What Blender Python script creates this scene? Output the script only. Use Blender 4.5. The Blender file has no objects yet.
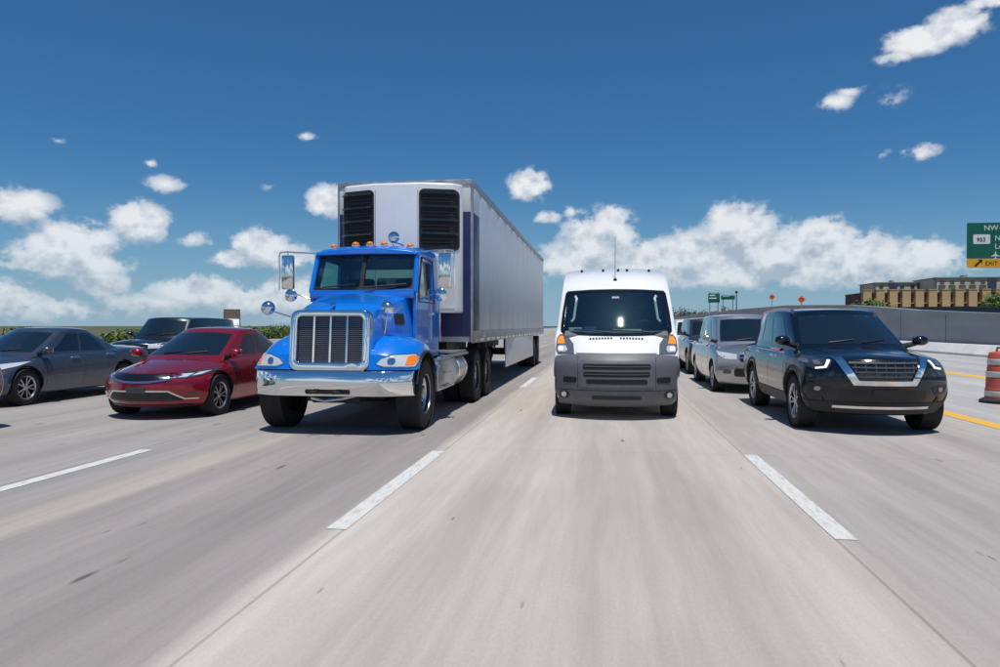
import bpy, bmesh, math, random
from mathutils import Vector, Matrix
from mathutils.bvhtree import BVHTree
from mathutils.geometry import delaunay_2d_cdt
R = math.radians
SC = bpy.context.scene
COL = SC.collection
# ------------------------------------------------------------------ camera
FPX, U0, V0 = 720.0, 500.0, 333.5           # focal length in pixels of the 1000x667 photograph
YAW, PITCH, CAMH = R(8.14), R(-0.6), 1.48
cd = bpy.data.cameras.new('camera'); cam = bpy.data.objects.new('camera', cd); COL.objects.link(cam)
cam.location = (0, 0, CAMH); cam.rotation_euler = (R(90) + PITCH, 0, YAW)
cd.sensor_width = 36; cd.lens = FPX * 36 / 1000; cd.clip_end = 30000; cd.clip_start = .05
SC.camera = cam
# ------------------------------------------------------------------ exposure
vs = SC.view_settings
vs.view_transform = 'Standard'; vs.look = 'None'; vs.exposure = 0.0; vs.gamma = 1.0; vs.use_curve_mapping = False
# ------------------------------------------------------------------ sun
SUN_EL, SUN_AZ = R(75), R(166)              # azimuth clockwise from +Y; behind the camera, very high
sd = bpy.data.lights.new('sun', 'SUN'); sun = bpy.data.objects.new('sun', sd); COL.objects.link(sun)
sd.energy = 4.2; sd.angle = R(.53); sd.color = (1, .955, .89)
SDIR = Vector((math.sin(SUN_AZ) * math.cos(SUN_EL), math.cos(SUN_AZ) * math.cos(SUN_EL), math.sin(SUN_EL)))
sun.rotation_euler = SDIR.to_track_quat('Z', 'Y').to_euler(); sun.location = SDIR * 60
# ------------------------------------------------------------------ sky with cumulus
W = bpy.data.worlds.new('World'); SC.world = W; W.use_nodes = True
nt = W.node_tree; nt.nodes.clear()
def N(t, **kw):
    n = nt.nodes.new(t)
    for k, v in kw.items(): setattr(n, k, v)
    return n
def L(a, b): nt.links.new(a, b)
def M(op, a, b=None, c=None, clamp=False):
    n = N('ShaderNodeMath', operation=op); n.use_clamp = clamp
    for i, v in enumerate((a, b, c)):
        if v is None: continue
        if isinstance(v, (int, float)): n.inputs[i].default_value = v
        else: L(v, n.inputs[i])
    return n.outputs[0]
def px_dir(u, v):
    d = Vector(((u - U0) / FPX, 1, (V0 - v) / FPX))
    d = Matrix.Rotation(YAW, 3, 'Z') @ (Matrix.Rotation(PITCH, 3, 'X') @ d)
    return d.normalized()
def azel(u, v):
    d = px_dir(u, v); return math.atan2(d.x, d.y), math.asin(d.z)
sky = N('ShaderNodeTexSky', sky_type='NISHITA'); sky.sun_disc = False
sky.sun_elevation = SUN_EL; sky.sun_rotation = SUN_AZ
sky.air_density = 1.0; sky.dust_density = .55; sky.ozone_density = 1.6; sky.altitude = 0
hs = N('ShaderNodeHueSaturation'); hs.inputs['Saturation'].default_value = 1.0; hs.inputs['Value'].default_value = 1.0
tint = N('ShaderNodeMix', data_type='RGBA', blend_type='MULTIPLY'); tint.inputs['Factor'].default_value = 1
L(sky.outputs[0], tint.inputs[6]); tint.inputs[7].default_value = (.255, .57, .82, 1)     # polarised, deeper blue
L(tint.outputs[2], hs.inputs['Color'])
tc = N('ShaderNodeTexCoord'); sep = N('ShaderNodeSeparateXYZ'); L(tc.outputs['Generated'], sep.inputs[0])
az = M('ARCTAN2', sep.outputs[0], sep.outputs[1]); el = M('ARCSINE', sep.outputs[2])
def noise(scale, detail, rough, off=(0, 0, 0), sq=1.25):
    mp = N('ShaderNodeMapping'); mp.inputs['Location'].default_value = off; mp.inputs['Scale'].default_value = (1, 1, sq)
    L(tc.outputs['Generated'], mp.inputs['Vector'])
    n = N('ShaderNodeTexNoise'); n.inputs['Scale'].default_value = scale; n.inputs['Detail'].default_value = detail
    n.inputs['Roughness'].default_value = rough; L(mp.outputs[0], n.inputs['Vector']); return n.outputs[0]
n1 = noise(30, 10, .60); n1s = noise(30, 3, .55); n1b = noise(30, 3, .55, off=(0, 0, .022))
n3 = noise(75, 6, .55, off=(5, 2, 7))
n2 = noise(9, 4, .5, off=(3, 1, 2))
# cumulus seen in the photograph: (u, v, half width px, half height px, weight)
CL = [(18,206,38,24,1),(72,243,58,32,1),(66,262,74,22,1),(140,222,37,27,1),(98,284,40,18,.85),(10,298,40,26,.8),(60,308,90,16,.55),
      (165,184,26,12,.5),(150,163,9,7,.45),(198,240,26,10,.5),(258,246,40,26,1),(278,256,50,20,.95),(235,258,36,15,.85),(330,202,34,24,1),(306,136,18,7,.46),
      (198,290,62,22,.92),(236,300,80,20,.78),(150,304,100,16,.55),(290,296,50,34,.9),(272,186,12,7,.4),(58,141,10,6,.38),
      (530,186,28,23,1),(547,217,20,9,.58),(572,212,14,9,.45),(600,240,50,40,1),(610,222,26,22,1),(580,262,62,28,1),(640,262,40,32,.95),
      (740,232,44,38,1),(728,216,24,18,.95),(690,255,56,32,1),(770,255,70,36,1),(820,246,54,36,1),(870,258,60,30,1),(910,258,54,26,1),(850,272,130,20,.95),(720,272,110,24,.95),
      (930,38,58,20,1),(955,22,40,19,1),(896,58,26,11,.68),(836,101,25,13,.62),(848,92,20,9,.52),(890,98,26,12,.28),(921,152,23,12,.62),(990,2,36,9,.7),(880,155,14,7,.28)]
cmb = N('ShaderNodeCombineXYZ'); L(az, cmb.inputs[0]); L(el, cmb.inputs[1])
field = None; vert = None
for (u, v, hw_, hh_, wt) in CL:
    a0, e0 = azel(u, v)
    q = .86 if u < 350 else (.80 if u > 800 and v < 180 else .95); hw_ *= q; hh_ *= q
    sx, sy = FPX / hw_, FPX / hh_
    m = N('ShaderNodeVectorMath', operation='MULTIPLY_ADD'); L(cmb.outputs[0], m.inputs[0])
    m.inputs[1].default_value = (sx, sy, 0); m.inputs[2].default_value = (-a0 * sx, -e0 * sy, 0)
    ln = N('ShaderNodeVectorMath', operation='LENGTH'); L(m.outputs[0], ln.inputs[0])
    f = M('MULTIPLY_ADD', ln.outputs['Value'], -wt, wt)
    field = f if field is None else M('SMOOTH_MAX', field, f, .12)
    m2 = N('ShaderNodeVectorMath', operation='ADD'); L(m.outputs[0], m2.inputs[0]); m2.inputs[1].default_value = (0, .024 * sy, 0)
    l2 = N('ShaderNodeVectorMath', operation='LENGTH'); L(m2.outputs[0], l2.inputs[0])
    f2 = M('MULTIPLY_ADD', l2.outputs['Value'], -wt, wt)
    vert = f2 if vert is None else M('MAXIMUM', vert, f2)       # cloud thickness a little higher up, towards the sun
# the same kind of sky carries on outside the frame: scattered cumulus low over the horizon
band = M('SUBTRACT', 1.0, M('MULTIPLY', M('ABSOLUTE', M('SUBTRACT', el, .12)), 5.0))
aoff = M('ABSOLUTE', M('ADD', az, YAW))
outm = M('MULTIPLY', M('SUBTRACT', aoff, .66), 6.0, clamp=True)
gen = M('MULTIPLY', M('MULTIPLY', M('SUBTRACT', n2, .44), 4.0), M('MAXIMUM', band, 0.0))
field = M('MAXIMUM', field, M('SUBTRACT', M('MULTIPLY', gen, outm), M('MULTIPLY', M('SUBTRACT', 1.0, outm), 3.0)))
D = M('ADD', M('MULTIPLY', field, 1.5), M('MULTIPLY', M('SUBTRACT', n1, .5), 2.1))
D = M('ADD', D, M('MULTIPLY', M('SUBTRACT', n3, .5), .7))
mr = N('ShaderNodeMapRange', interpolation_type='SMOOTHSTEP'); L(D, mr.inputs[0])
mr.inputs[1].default_value = .10; mr.inputs[2].default_value = .56
fm = M('MULTIPLY', M('ADD', field, .10), 1.75, clamp=True)
dens = M('MULTIPLY', mr.outputs[0], fm)
# light and shade inside the clouds: sun above, so thickness towards the zenith darkens
lit = M('ADD', M('MULTIPLY', M('SUBTRACT', n1s, n1b), 1.7), .66)
lit = M('ADD', lit, M('MULTIPLY', M('SUBTRACT', n3, .5), .7))
lit = M('SUBTRACT', lit, M('MULTIPLY', M('MAXIMUM', M('SUBTRACT', vert, M('MULTIPLY', field, .75)), 0.0), .85))
cr = N('ShaderNodeValToRGB'); L(lit, cr.inputs[0])
cr.color_ramp.elements[0].position = .15; cr.color_ramp.elements[0].color = (4.3, 5.0, 5.9, 1)
cr.color_ramp.elements[1].position = .80; cr.color_ramp.elements[1].color = (8.6, 8.75, 9.0, 1)
# thin bright haze low over the horizon
hz = M('POWER', M('SUBTRACT', 1.0, M('MULTIPLY', M('MAXIMUM', el, 0.0), 4.2), clamp=True), 2.2)
hzm = N('ShaderNodeMix', data_type='RGBA'); L(M('MULTIPLY', hz, .85), hzm.inputs['Factor'])
L(hs.outputs[0], hzm.inputs[6]); hzm.inputs[7].default_value = (3.3, 4.7, 6.0, 1)
cm = N('ShaderNodeMix', data_type='RGBA'); L(M('MULTIPLY', dens, M('SUBTRACT', .97, M('MULTIPLY', hz, .45))), cm.inputs['Factor'])
L(hzm.outputs[2], cm.inputs[6]); L(cr.outputs[0], cm.inputs[7])
bg = N('ShaderNodeBackground'); bg.inputs['Strength'].default_value = .10
L(cm.outputs[2], bg.inputs['Color'])
wo = N('ShaderNodeOutputWorld'); L(bg.outputs[0], wo.inputs[0])
W.cycles.sampling_method = 'MANUAL'; W.cycles.sample_map_resolution = 512

# ------------------------------------------------------------------ helpers
def tag(o, label=None, cat=None, group=None, kind=None):
    if label: o['label'] = label
    if cat: o['category'] = cat
    if group: o['group'] = group
    if kind: o['kind'] = kind
    return o
def empty(name, loc=(0, 0, 0), rz=0):
    o = bpy.data.objects.new(name, None); o.location = loc; o.rotation_euler = (0, 0, rz); o.empty_display_size = .2
    COL.objects.link(o); return o
def obj(name, me, mat=None, parent=None):
    o = bpy.data.objects.new(name, me); COL.objects.link(o)
    if mat is not None and not me.materials: me.materials.append(mat)
    if parent: o.parent = parent
    return o
def smooth(me, ang=38):
    me.polygons.foreach_set('use_smooth', [True] * len(me.polygons))
    me.set_sharp_from_angle(angle=R(ang)); me.update()
def copy_tree(o, parent=None):
    c = o.copy(); COL.objects.link(c); c.parent = parent
    for ch in list(o.children): copy_tree(ch, c)
    return c
def lerp(a, b, t): return a + (b - a) * t
def pw(tab, x):
    if x <= tab[0][0]: return tab[0][1]
    for (x0, y0), (x1, y1) in zip(tab, tab[1:]):
        if x <= x1: return y0 + (y1 - y0) * (x - x0) / (x1 - x0)
    return tab[-1][1]
class MB:
    def __init__(s): s.b = bmesh.new()
    def add(s, vs, fs):
        v = [s.b.verts.new(p) for p in vs]
        for f in fs:
            try: s.b.faces.new([v[i] for i in f])
            except ValueError: pass
        return s
    def box(s, x0, x1, y0, y1, z0, z1):
        return s.add([(x, y, z) for z in (z0, z1) for y in (y0, y1) for x in (x0, x1)],
                     [(0,2,3,1),(4,5,7,6),(0,1,5,4),(2,6,7,3),(0,4,6,2),(1,3,7,5)])
    def cyl(s, p0, p1, r, n=14, r2=None, cap=True):
        p0, p1 = Vector(p0), Vector(p1); r2 = r if r2 is None else r2
        d = (p1 - p0).normalized(); a = d.orthogonal().normalized(); b = d.cross(a)
        vs = []
        for p, q in ((p0, r), (p1, r2)):
            for i in range(n):
                t = 2 * math.pi * i / n; vs.append(p + (a * math.cos(t) + b * math.sin(t)) * q)
        fs = [(i, (i + 1) % n, n + (i + 1) % n, n + i) for i in range(n)]
        if cap: fs += [tuple(range(n))[::-1], tuple(range(n, 2 * n))]
        return s.add(vs, fs)
    def tube(s, pts, r, n=8):
        pts = [Vector(p) for p in pts]; rings = []; ref = None
        for i, p in enumerate(pts):
            d = (pts[min(i + 1, len(pts) - 1)] - pts[max(i - 1, 0)]).normalized()
            a = d.orthogonal() if ref is None else ref - d * ref.dot(d)
            a = a.normalized(); ref = a; c = d.cross(a)
            rings.append([p + (a * math.cos(2*math.pi*k/n) + c * math.sin(2*math.pi*k/n)) * r for k in range(n)])
        vs = [q for g in rings for q in g]; fs = []
        for i in range(len(rings) - 1):
            for k in range(n): fs.append((i*n+k, i*n+(k+1)%n, (i+1)*n+(k+1)%n, (i+1)*n+k))
        fs += [tuple(range(n))[::-1], tuple(range((len(rings)-1)*n, len(rings)*n))]
        return s.add(vs, fs)
    def lathe(s, prof, c, n=32, axis='X'):
        c = Vector(c); vs = []
        for (r, h) in prof:
            for i in range(n):
                t = 2 * math.pi * i / n; a, b = r * math.cos(t), r * math.sin(t)
                p = {'X': (h, a, b), 'Y': (a, h, b), 'Z': (a, b, h)}[axis]; vs.append(c + Vector(p))
        fs = [(j*n+i, j*n+(i+1)%n, (j+1)*n+(i+1)%n, (j+1)*n+i) for j in range(len(prof)-1) for i in range(n)]
        return s.add(vs, fs)
    def ext(s, poly, axis, a, b):
        def P(p, h): return {'X': (h, p[0], p[1]), 'Y': (p[0], h, p[1]), 'Z': (p[0], p[1], h)}[axis]
        n = len(poly)
        return s.add([P(p, a) for p in poly] + [P(p, b) for p in poly],
                     [tuple(range(n))[::-1], tuple(range(n, 2*n))] + [(i, (i+1)%n, n+(i+1)%n, n+i) for i in range(n)])
    def ball(s, c, r, seg=14, rings=9):
        if isinstance(r, (int, float)): r = (r, r, r)
        vs = []; 
        for j in range(rings + 1):
            ph = math.pi * j / rings
            for i in range(seg):
                t = 2*math.pi*i/seg
                vs.append((c[0]+r[0]*math.sin(ph)*math.cos(t), c[1]+r[1]*math.sin(ph)*math.sin(t), c[2]+r[2]*math.cos(ph)))
        fs = [(j*seg+i, (j+1)*seg+i, (j+1)*seg+(i+1)%seg, j*seg+(i+1)%seg) for j in range(rings) for i in range(seg)]
        s.add(vs, fs); bmesh.ops.remove_doubles(s.b, verts=s.b.verts[:], dist=1e-5); return s
    def build(s, name, mat, parent=None, bevel=0, seg=2, ang=38):
        b = s.b
        bmesh.ops.recalc_face_normals(b, faces=b.faces[:])
        if bevel:
            es = [e for e in b.edges if len(e.link_faces) == 2 and e.calc_face_angle(0) > R(35)]
            bmesh.ops.bevel(b, geom=es, offset=bevel, segments=seg, affect='EDGES', profile=.6, clamp_overlap=True)
        me = bpy.data.meshes.new(name); b.to_mesh(me); b.free(); smooth(me, ang)
        return obj(name, me, mat, parent)
def bake(o, ang=50):
    dg = bpy.context.evaluated_depsgraph_get(); dg.update()
    me = bpy.data.meshes.new_from_object(o.evaluated_get(dg)); old = o.data
    o.modifiers.clear(); o.data = me; me.name = o.name; bpy.data.meshes.remove(old); smooth(me, ang); return o
def dbox(name, fn, us, vs_, ws, mat, parent, lev=2):
    nu, nv, nw = len(us), len(vs_), len(ws); b = bmesh.new(); V = {}
    def g(i, j, k):
        if (i, j, k) not in V: V[(i, j, k)] = b.verts.new(fn(us[i], vs_[j], ws[k]))
        return V[(i, j, k)]
    def q(*k): b.faces.new([g(*p) for p in k])
    for i in range(nu-1):
        for j in range(nv-1):
            q((i,j,0),(i,j+1,0),(i+1,j+1,0),(i+1,j,0)); q((i,j,nw-1),(i+1,j,nw-1),(i+1,j+1,nw-1),(i,j+1,nw-1))
        for k in range(nw-1):
            q((i,0,k),(i+1,0,k),(i+1,0,k+1),(i,0,k+1)); q((i,nv-1,k),(i,nv-1,k+1),(i+1,nv-1,k+1),(i+1,nv-1,k))
    for j in range(nv-1):
        for k in range(nw-1):
            q((0,j,k),(0,j,k+1),(0,j+1,k+1),(0,j+1,k)); q((nu-1,j,k),(nu-1,j+1,k),(nu-1,j+1,k+1),(nu-1,j,k+1))
    bmesh.ops.recalc_face_normals(b, faces=b.faces[:])
    me = bpy.data.meshes.new(name); b.to_mesh(me); b.free(); o = obj(name, me, mat, parent)
    if lev:
        m = o.modifiers.new('s', 'SUBSURF'); m.levels = lev; m.render_levels = lev
        bake(o)
    return o
def cut(o, cutters, mat):
    """cutters: list of MB; removes them from o, the cut faces get mat"""
    cs = []
    for c in cutters:
        k = c.build('cutter', mat, o.parent); cs.append(k)
        m = o.modifiers.new('b', 'BOOLEAN'); m.operation = 'DIFFERENCE'; m.object = k; m.solver = 'EXACT'; m.material_mode = 'TRANSFER'
    bake(o, 40)
    for k in cs:
        me = k.data; bpy.data.objects.remove(k); bpy.data.meshes.remove(me)
    return o
def tree_of(o):
    me = o.data; return BVHTree.FromPolygons([v.co[:] for v in me.vertices], [p.vertices[:] for p in me.polygons])
def inside(p, poly):
    x, y = p; c = False; j = len(poly) - 1
    for i in range(len(poly)):
        xi, yi = poly[i][0], poly[i][1]; xj, yj = poly[j][0], poly[j][1]
        if (yi > y) != (yj > y) and x < (xj - xi) * (y - yi) / (yj - yi) + xi: c = not c
        j = i
    return c
def fill(poly, holes=(), res=.06):
    pts, ed = [], []
    for lp in [poly] + list(holes):
        s0 = len(pts)
        for i, p in enumerate(lp):
            q = lp[(i + 1) % len(lp)]; n = max(1, int(math.dist(p[:2], q[:2]) / res))
            for k in range(n): pts.append(Vector((lerp(p[0], q[0], k/n), lerp(p[1], q[1], k/n))))
        m = len(pts) - s0; ed += [(s0 + i, s0 + (i + 1) % m) for i in range(m)]
    xs = [p[0] for p in poly]; ys = [p[1] for p in poly]
    x = min(xs) + res * .5
    while x < max(xs):
        y = min(ys) + res * .5
        while y < max(ys):
            if inside((x, y), poly) and not any(inside((x, y), h) for h in holes):
                if min((p - Vector((x, y))).length for p in pts[:ed[-1][0] + 1]) > res * .35: pts.append(Vector((x, y)))
            y += res
        x += res
    v, e, f, *_ = delaunay_2d_cdt(pts, ed, [], 0, 1e-5)
    out = []
    for t in f:
        c = sum((v[i] for i in t), Vector((0, 0))) / len(t)
        if inside(c, poly) and not any(inside(c, h) for h in holes): out.append(tuple(t))
    return v, out
def sheet(name, top, bot, tris, mat, parent):
    """closed-edge sheet: upper skin 'top', skirt to 'bot'"""
    cnt = {}
    for t in tris:
        for i in range(len(t)):
            a, b_ = t[i], t[(i+1) % len(t)]; cnt.setdefault((min(a,b_),max(a,b_)), []).append((a, b_))
    n = len(top); fs = [t for t in tris]; fs += [tuple(n + i for i in t)[::-1] for t in tris]
    for k, l in cnt.items():
        if len(l) == 1: a, b_ = l[0]; fs.append((b_, a, n + a, n + b_))
    m = MB(); m.add(list(top) + list(bot), fs)
    return m.build(name, mat, parent, ang=45)
def patch(name, bvh, poly, mat, parent, axis='F', off=.006, depth=.02, holes=(), res=.06):
    """a panel that follows the body: outline in front view (x,z) 'F', rear 'B', side (y,z) 'R'/'L', plan (x,y) 'T'"""
    v, tris = fill(poly, holes, res); top, bot = [], []
    for p in v:
        if axis == 'F': o, d = Vector((p[0], -30, p[1])), Vector((0, 1, 0))
        elif axis == 'B': o, d = Vector((p[0], 60, p[1])), Vector((0, -1, 0))
        elif axis == 'R': o, d = Vector((30, p[0], p[1])), Vector((-1, 0, 0))
        elif axis == 'L': o, d = Vector((-30, p[0], p[1])), Vector((1, 0, 0))
        else: o, d = Vector((p[0], p[1], 60)), Vector((0, 0, -1))
        h, nrm, _, _ = bvh.ray_cast(o, d)
        if h is None or (h - o).length > 75:
            h, nrm, _, _ = bvh.find_nearest(o + d * (30 if axis in 'FRL' else 58))
        if nrm.dot(d) > 0: nrm = -nrm
        top.append(h + nrm * off); bot.append(h - nrm * depth)
    return sheet(name, top, bot, tris, mat, parent)
def plate(name, poly, holes, mp, th, mat, parent, res=.4):
    """flat panel with openings; mp(p, h) maps outline point and depth h to 3D"""
    v, tris = fill(poly, holes, res)
    return sheet(name, [Vector(mp(p, 0)) for p in v], [Vector(mp(p, th)) for p in v], tris, mat, parent)
def rrect(x0, x1, y0, y1, r, n=4):
    out = []
    for cx, cy, a in ((x1-r, y1-r, 0), (x0+r, y1-r, 90), (x0+r, y0+r, 180), (x1-r, y0+r, 270)):
        for k in range(n + 1): t = R(a + 90*k/n); out.append((cx + r*math.cos(t), cy + r*math.sin(t)))
    return out
def mirx(p): return [(-q[0], q[1]) for q in p][::-1]
def text(name, s, size, mat, parent, loc, depth=.004, align='LEFT', rot=(R(90), 0, 0)):
    c = bpy.data.curves.new(name, 'FONT'); c.body = s; c.size = size; c.extrude = depth; c.align_x = align; c.resolution_u = 2
    o = bpy.data.objects.new(name, c); COL.objects.link(o)
    dg = bpy.context.evaluated_depsgraph_get(); me = bpy.data.meshes.new_from_object(o.evaluated_get(dg))
    bpy.data.objects.remove(o); bpy.data.curves.remove(c); me.materials.clear(); me.name = name
    o = obj(name, me, mat, parent); o.location = loc; o.rotation_euler = rot; return o
# ------------------------------------------------------------------ materials
MATS = {}
def mat(name, col, rough=.5, metal=0.0, coat=0.0, var=.0, vscale=6.0, bump=0.0, spec=.5, emit=None, rvar=0.0, stretch=(1,1,1)):
    if name in MATS: return MATS[name]
    m = bpy.data.materials.new(name); m.use_nodes = True; t = m.node_tree; p = t.nodes['Principled BSDF']
    p.inputs['Base Color'].default_value = (*col, 1); p.inputs['Roughness'].default_value = rough
    p.inputs['Metallic'].default_value = metal; p.inputs['Specular IOR Level'].default_value = spec
    if coat: p.inputs['Coat Weight'].default_value = coat; p.inputs['Coat Roughness'].default_value = .04
    if emit: p.inputs['Emission Color'].default_value = (*emit[0], 1); p.inputs['Emission Strength'].default_value = emit[1]
    if var or bump or rvar:
        c = t.nodes.new('ShaderNodeTexCoord'); mp = t.nodes.new('ShaderNodeMapping'); mp.inputs['Scale'].default_value = stretch
        t.links.new(c.outputs['Object'], mp.inputs[0])
        n = t.nodes.new('ShaderNodeTexNoise'); n.inputs['Scale'].default_value = vscale; n.inputs['Detail'].default_value = 7; n.inputs['Roughness'].default_value = .6
        t.links.new(mp.outputs[0], n.inputs['Vector'])
        if var:
            r = t.nodes.new('ShaderNodeValToRGB'); r.color_ramp.elements[0].position = .3; r.color_ramp.elements[1].position = .7
            r.color_ramp.elements[0].color = (*[max(0, x*(1-var)) for x in col], 1); r.color_ramp.elements[1].color = (*[min(1, x*(1+var)) for x in col], 1)
            t.links.new(n.outputs[0], r.inputs[0]); t.links.new(r.outputs[0], p.inputs['Base Color'])
        if rvar:
            mr_ = t.nodes.new('ShaderNodeMapRange'); mr_.inputs[1].default_value = .3; mr_.inputs[2].default_value = .7
            mr_.inputs[3].default_value = max(0, rough-rvar); mr_.inputs[4].default_value = rough+rvar
            t.links.new(n.outputs[0], mr_.inputs[0]); t.links.new(mr_.outputs[0], p.inputs['Roughness'])
        if bump:
            bn = t.nodes.new('ShaderNodeBump'); bn.inputs['Strength'].default_value = bump; bn.inputs['Distance'].default_value = .02
            t.links.new(n.outputs[0], bn.inputs['Height']); t.links.new(bn.outputs[0], p.inputs['Normal'])
    MATS[name] = m; return m
def glass(name, tint, refl=1.0, rough=.01, f0=.05):
    if name in MATS: return MATS[name]
    m = bpy.data.materials.new(name); m.use_nodes = True; t = m.node_tree; t.nodes.clear()
    tr = t.nodes.new('ShaderNodeBsdfTransparent'); tr.inputs[0].default_value = (*tint, 1)
    gl = t.nodes.new('ShaderNodeBsdfGlossy'); gl.inputs['Roughness'].default_value = rough; gl.inputs[0].default_value = (refl, refl, refl, 1)
    g = t.nodes.new('ShaderNodeNewGeometry'); dt = t.nodes.new('ShaderNodeVectorMath'); dt.operation = 'DOT_PRODUCT'
    t.links.new(g.outputs['Normal'], dt.inputs[0]); t.links.new(g.outputs['Incoming'], dt.inputs[1])
    def mm(op, a, b):      # Schlick reflectance, the same from both sides of the pane
        q = t.nodes.new('ShaderNodeMath'); q.operation = op
        for i, v in enumerate((a, b)):
            if isinstance(v, (int, float)): q.inputs[i].default_value = v
            elif v is not None: t.links.new(v, q.inputs[i])
        return q
    fr = mm('ADD', mm('MULTIPLY', mm('POWER', mm('SUBTRACT', 1.0, mm('ABSOLUTE', dt.outputs['Value'], None).outputs[0]).outputs[0], 5.0).outputs[0], 1 - f0).outputs[0], f0)
    mx = t.nodes.new('ShaderNodeMixShader'); o = t.nodes.new('ShaderNodeOutputMaterial')
    t.links.new(fr.outputs[0], mx.inputs[0]); t.links.new(tr.outputs[0], mx.inputs[1]); t.links.new(gl.outputs[0], mx.inputs[2]); t.links.new(mx.outputs[0], o.inputs[0])
    MATS[name] = m; return m
def paint(name, col, rough=.32, metal=.35):
    return mat(name, col, rough, metal, coat=1.0, rvar=.06, vscale=3)
CHROME = mat('chrome', (.78, .79, .80), .07, 1.0, rvar=.03, vscale=9)
ALU = mat('aluminium', (.56, .57, .59), .32, 1.0, var=.12, rvar=.1, vscale=4)
ALUD = mat('weathered_aluminium', (.40, .40, .41), .45, .85, var=.2, rvar=.1, vscale=5)
BLKPL = mat('black_plastic', (.012, .012, .013), .45, 0, var=.3, vscale=20)
BLKGL = mat('gloss_black', (.006, .006, .007), .15, 0, coat=.6)
GRYBP = mat('bumper_grey', (.115, .122, .135), .5, 0, var=.12, vscale=8)
GRYPL = mat('grey_plastic', (.060, .063, .069), .55, 0, var=.15, vscale=12)
RUBBER = mat('rubber', (.018, .018, .019), .82, 0, var=.35, vscale=9)
UNDER = mat('underbody', (.010, .010, .011), .8, 0)
STEELDK = mat('dark_steel', (.025, .025, .027), .6, .3, var=.4, vscale=6)
TINT = mat('tinted_glass', (.006, .010, .012), .02, 0, coat=1.0, spec=.6)
LENS = mat('lamp_lens', (.70, .71, .72), .16, .25, coat=1.0, spec=.8)
LAMPDK = mat('lamp_housing', (.045, .048, .052), .12, .3, coat=1.0)
LENSG = mat('smoked_lens', (.26, .27, .285), .1, .6, coat=1.0, spec=.8)
LAMPLIT = mat('lamp_lit', (.9, .9, .85), .3, 0, emit=((1, .96, .88), .5))
AMBER = mat('amber_lens', (.85, .22, .015), .15, 0, coat=.8)
AMBERL = mat('amber_lit', (.9, .25, .02), .2, 0, emit=((1, .30, .03), .25))
REDL = mat('red_lens', (.5, .01, .012), .12, 0, coat=.8)
WHITE = mat('white_paint', (.78, .79, .80), .35, 0, coat=.7, var=.03, vscale=2, rvar=.06)
PLATE = mat('plate_white', (.62, .63, .62), .5)
SEATM = mat('seat_fabric', (.035, .038, .042), .8, var=.2, vscale=15)
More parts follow.
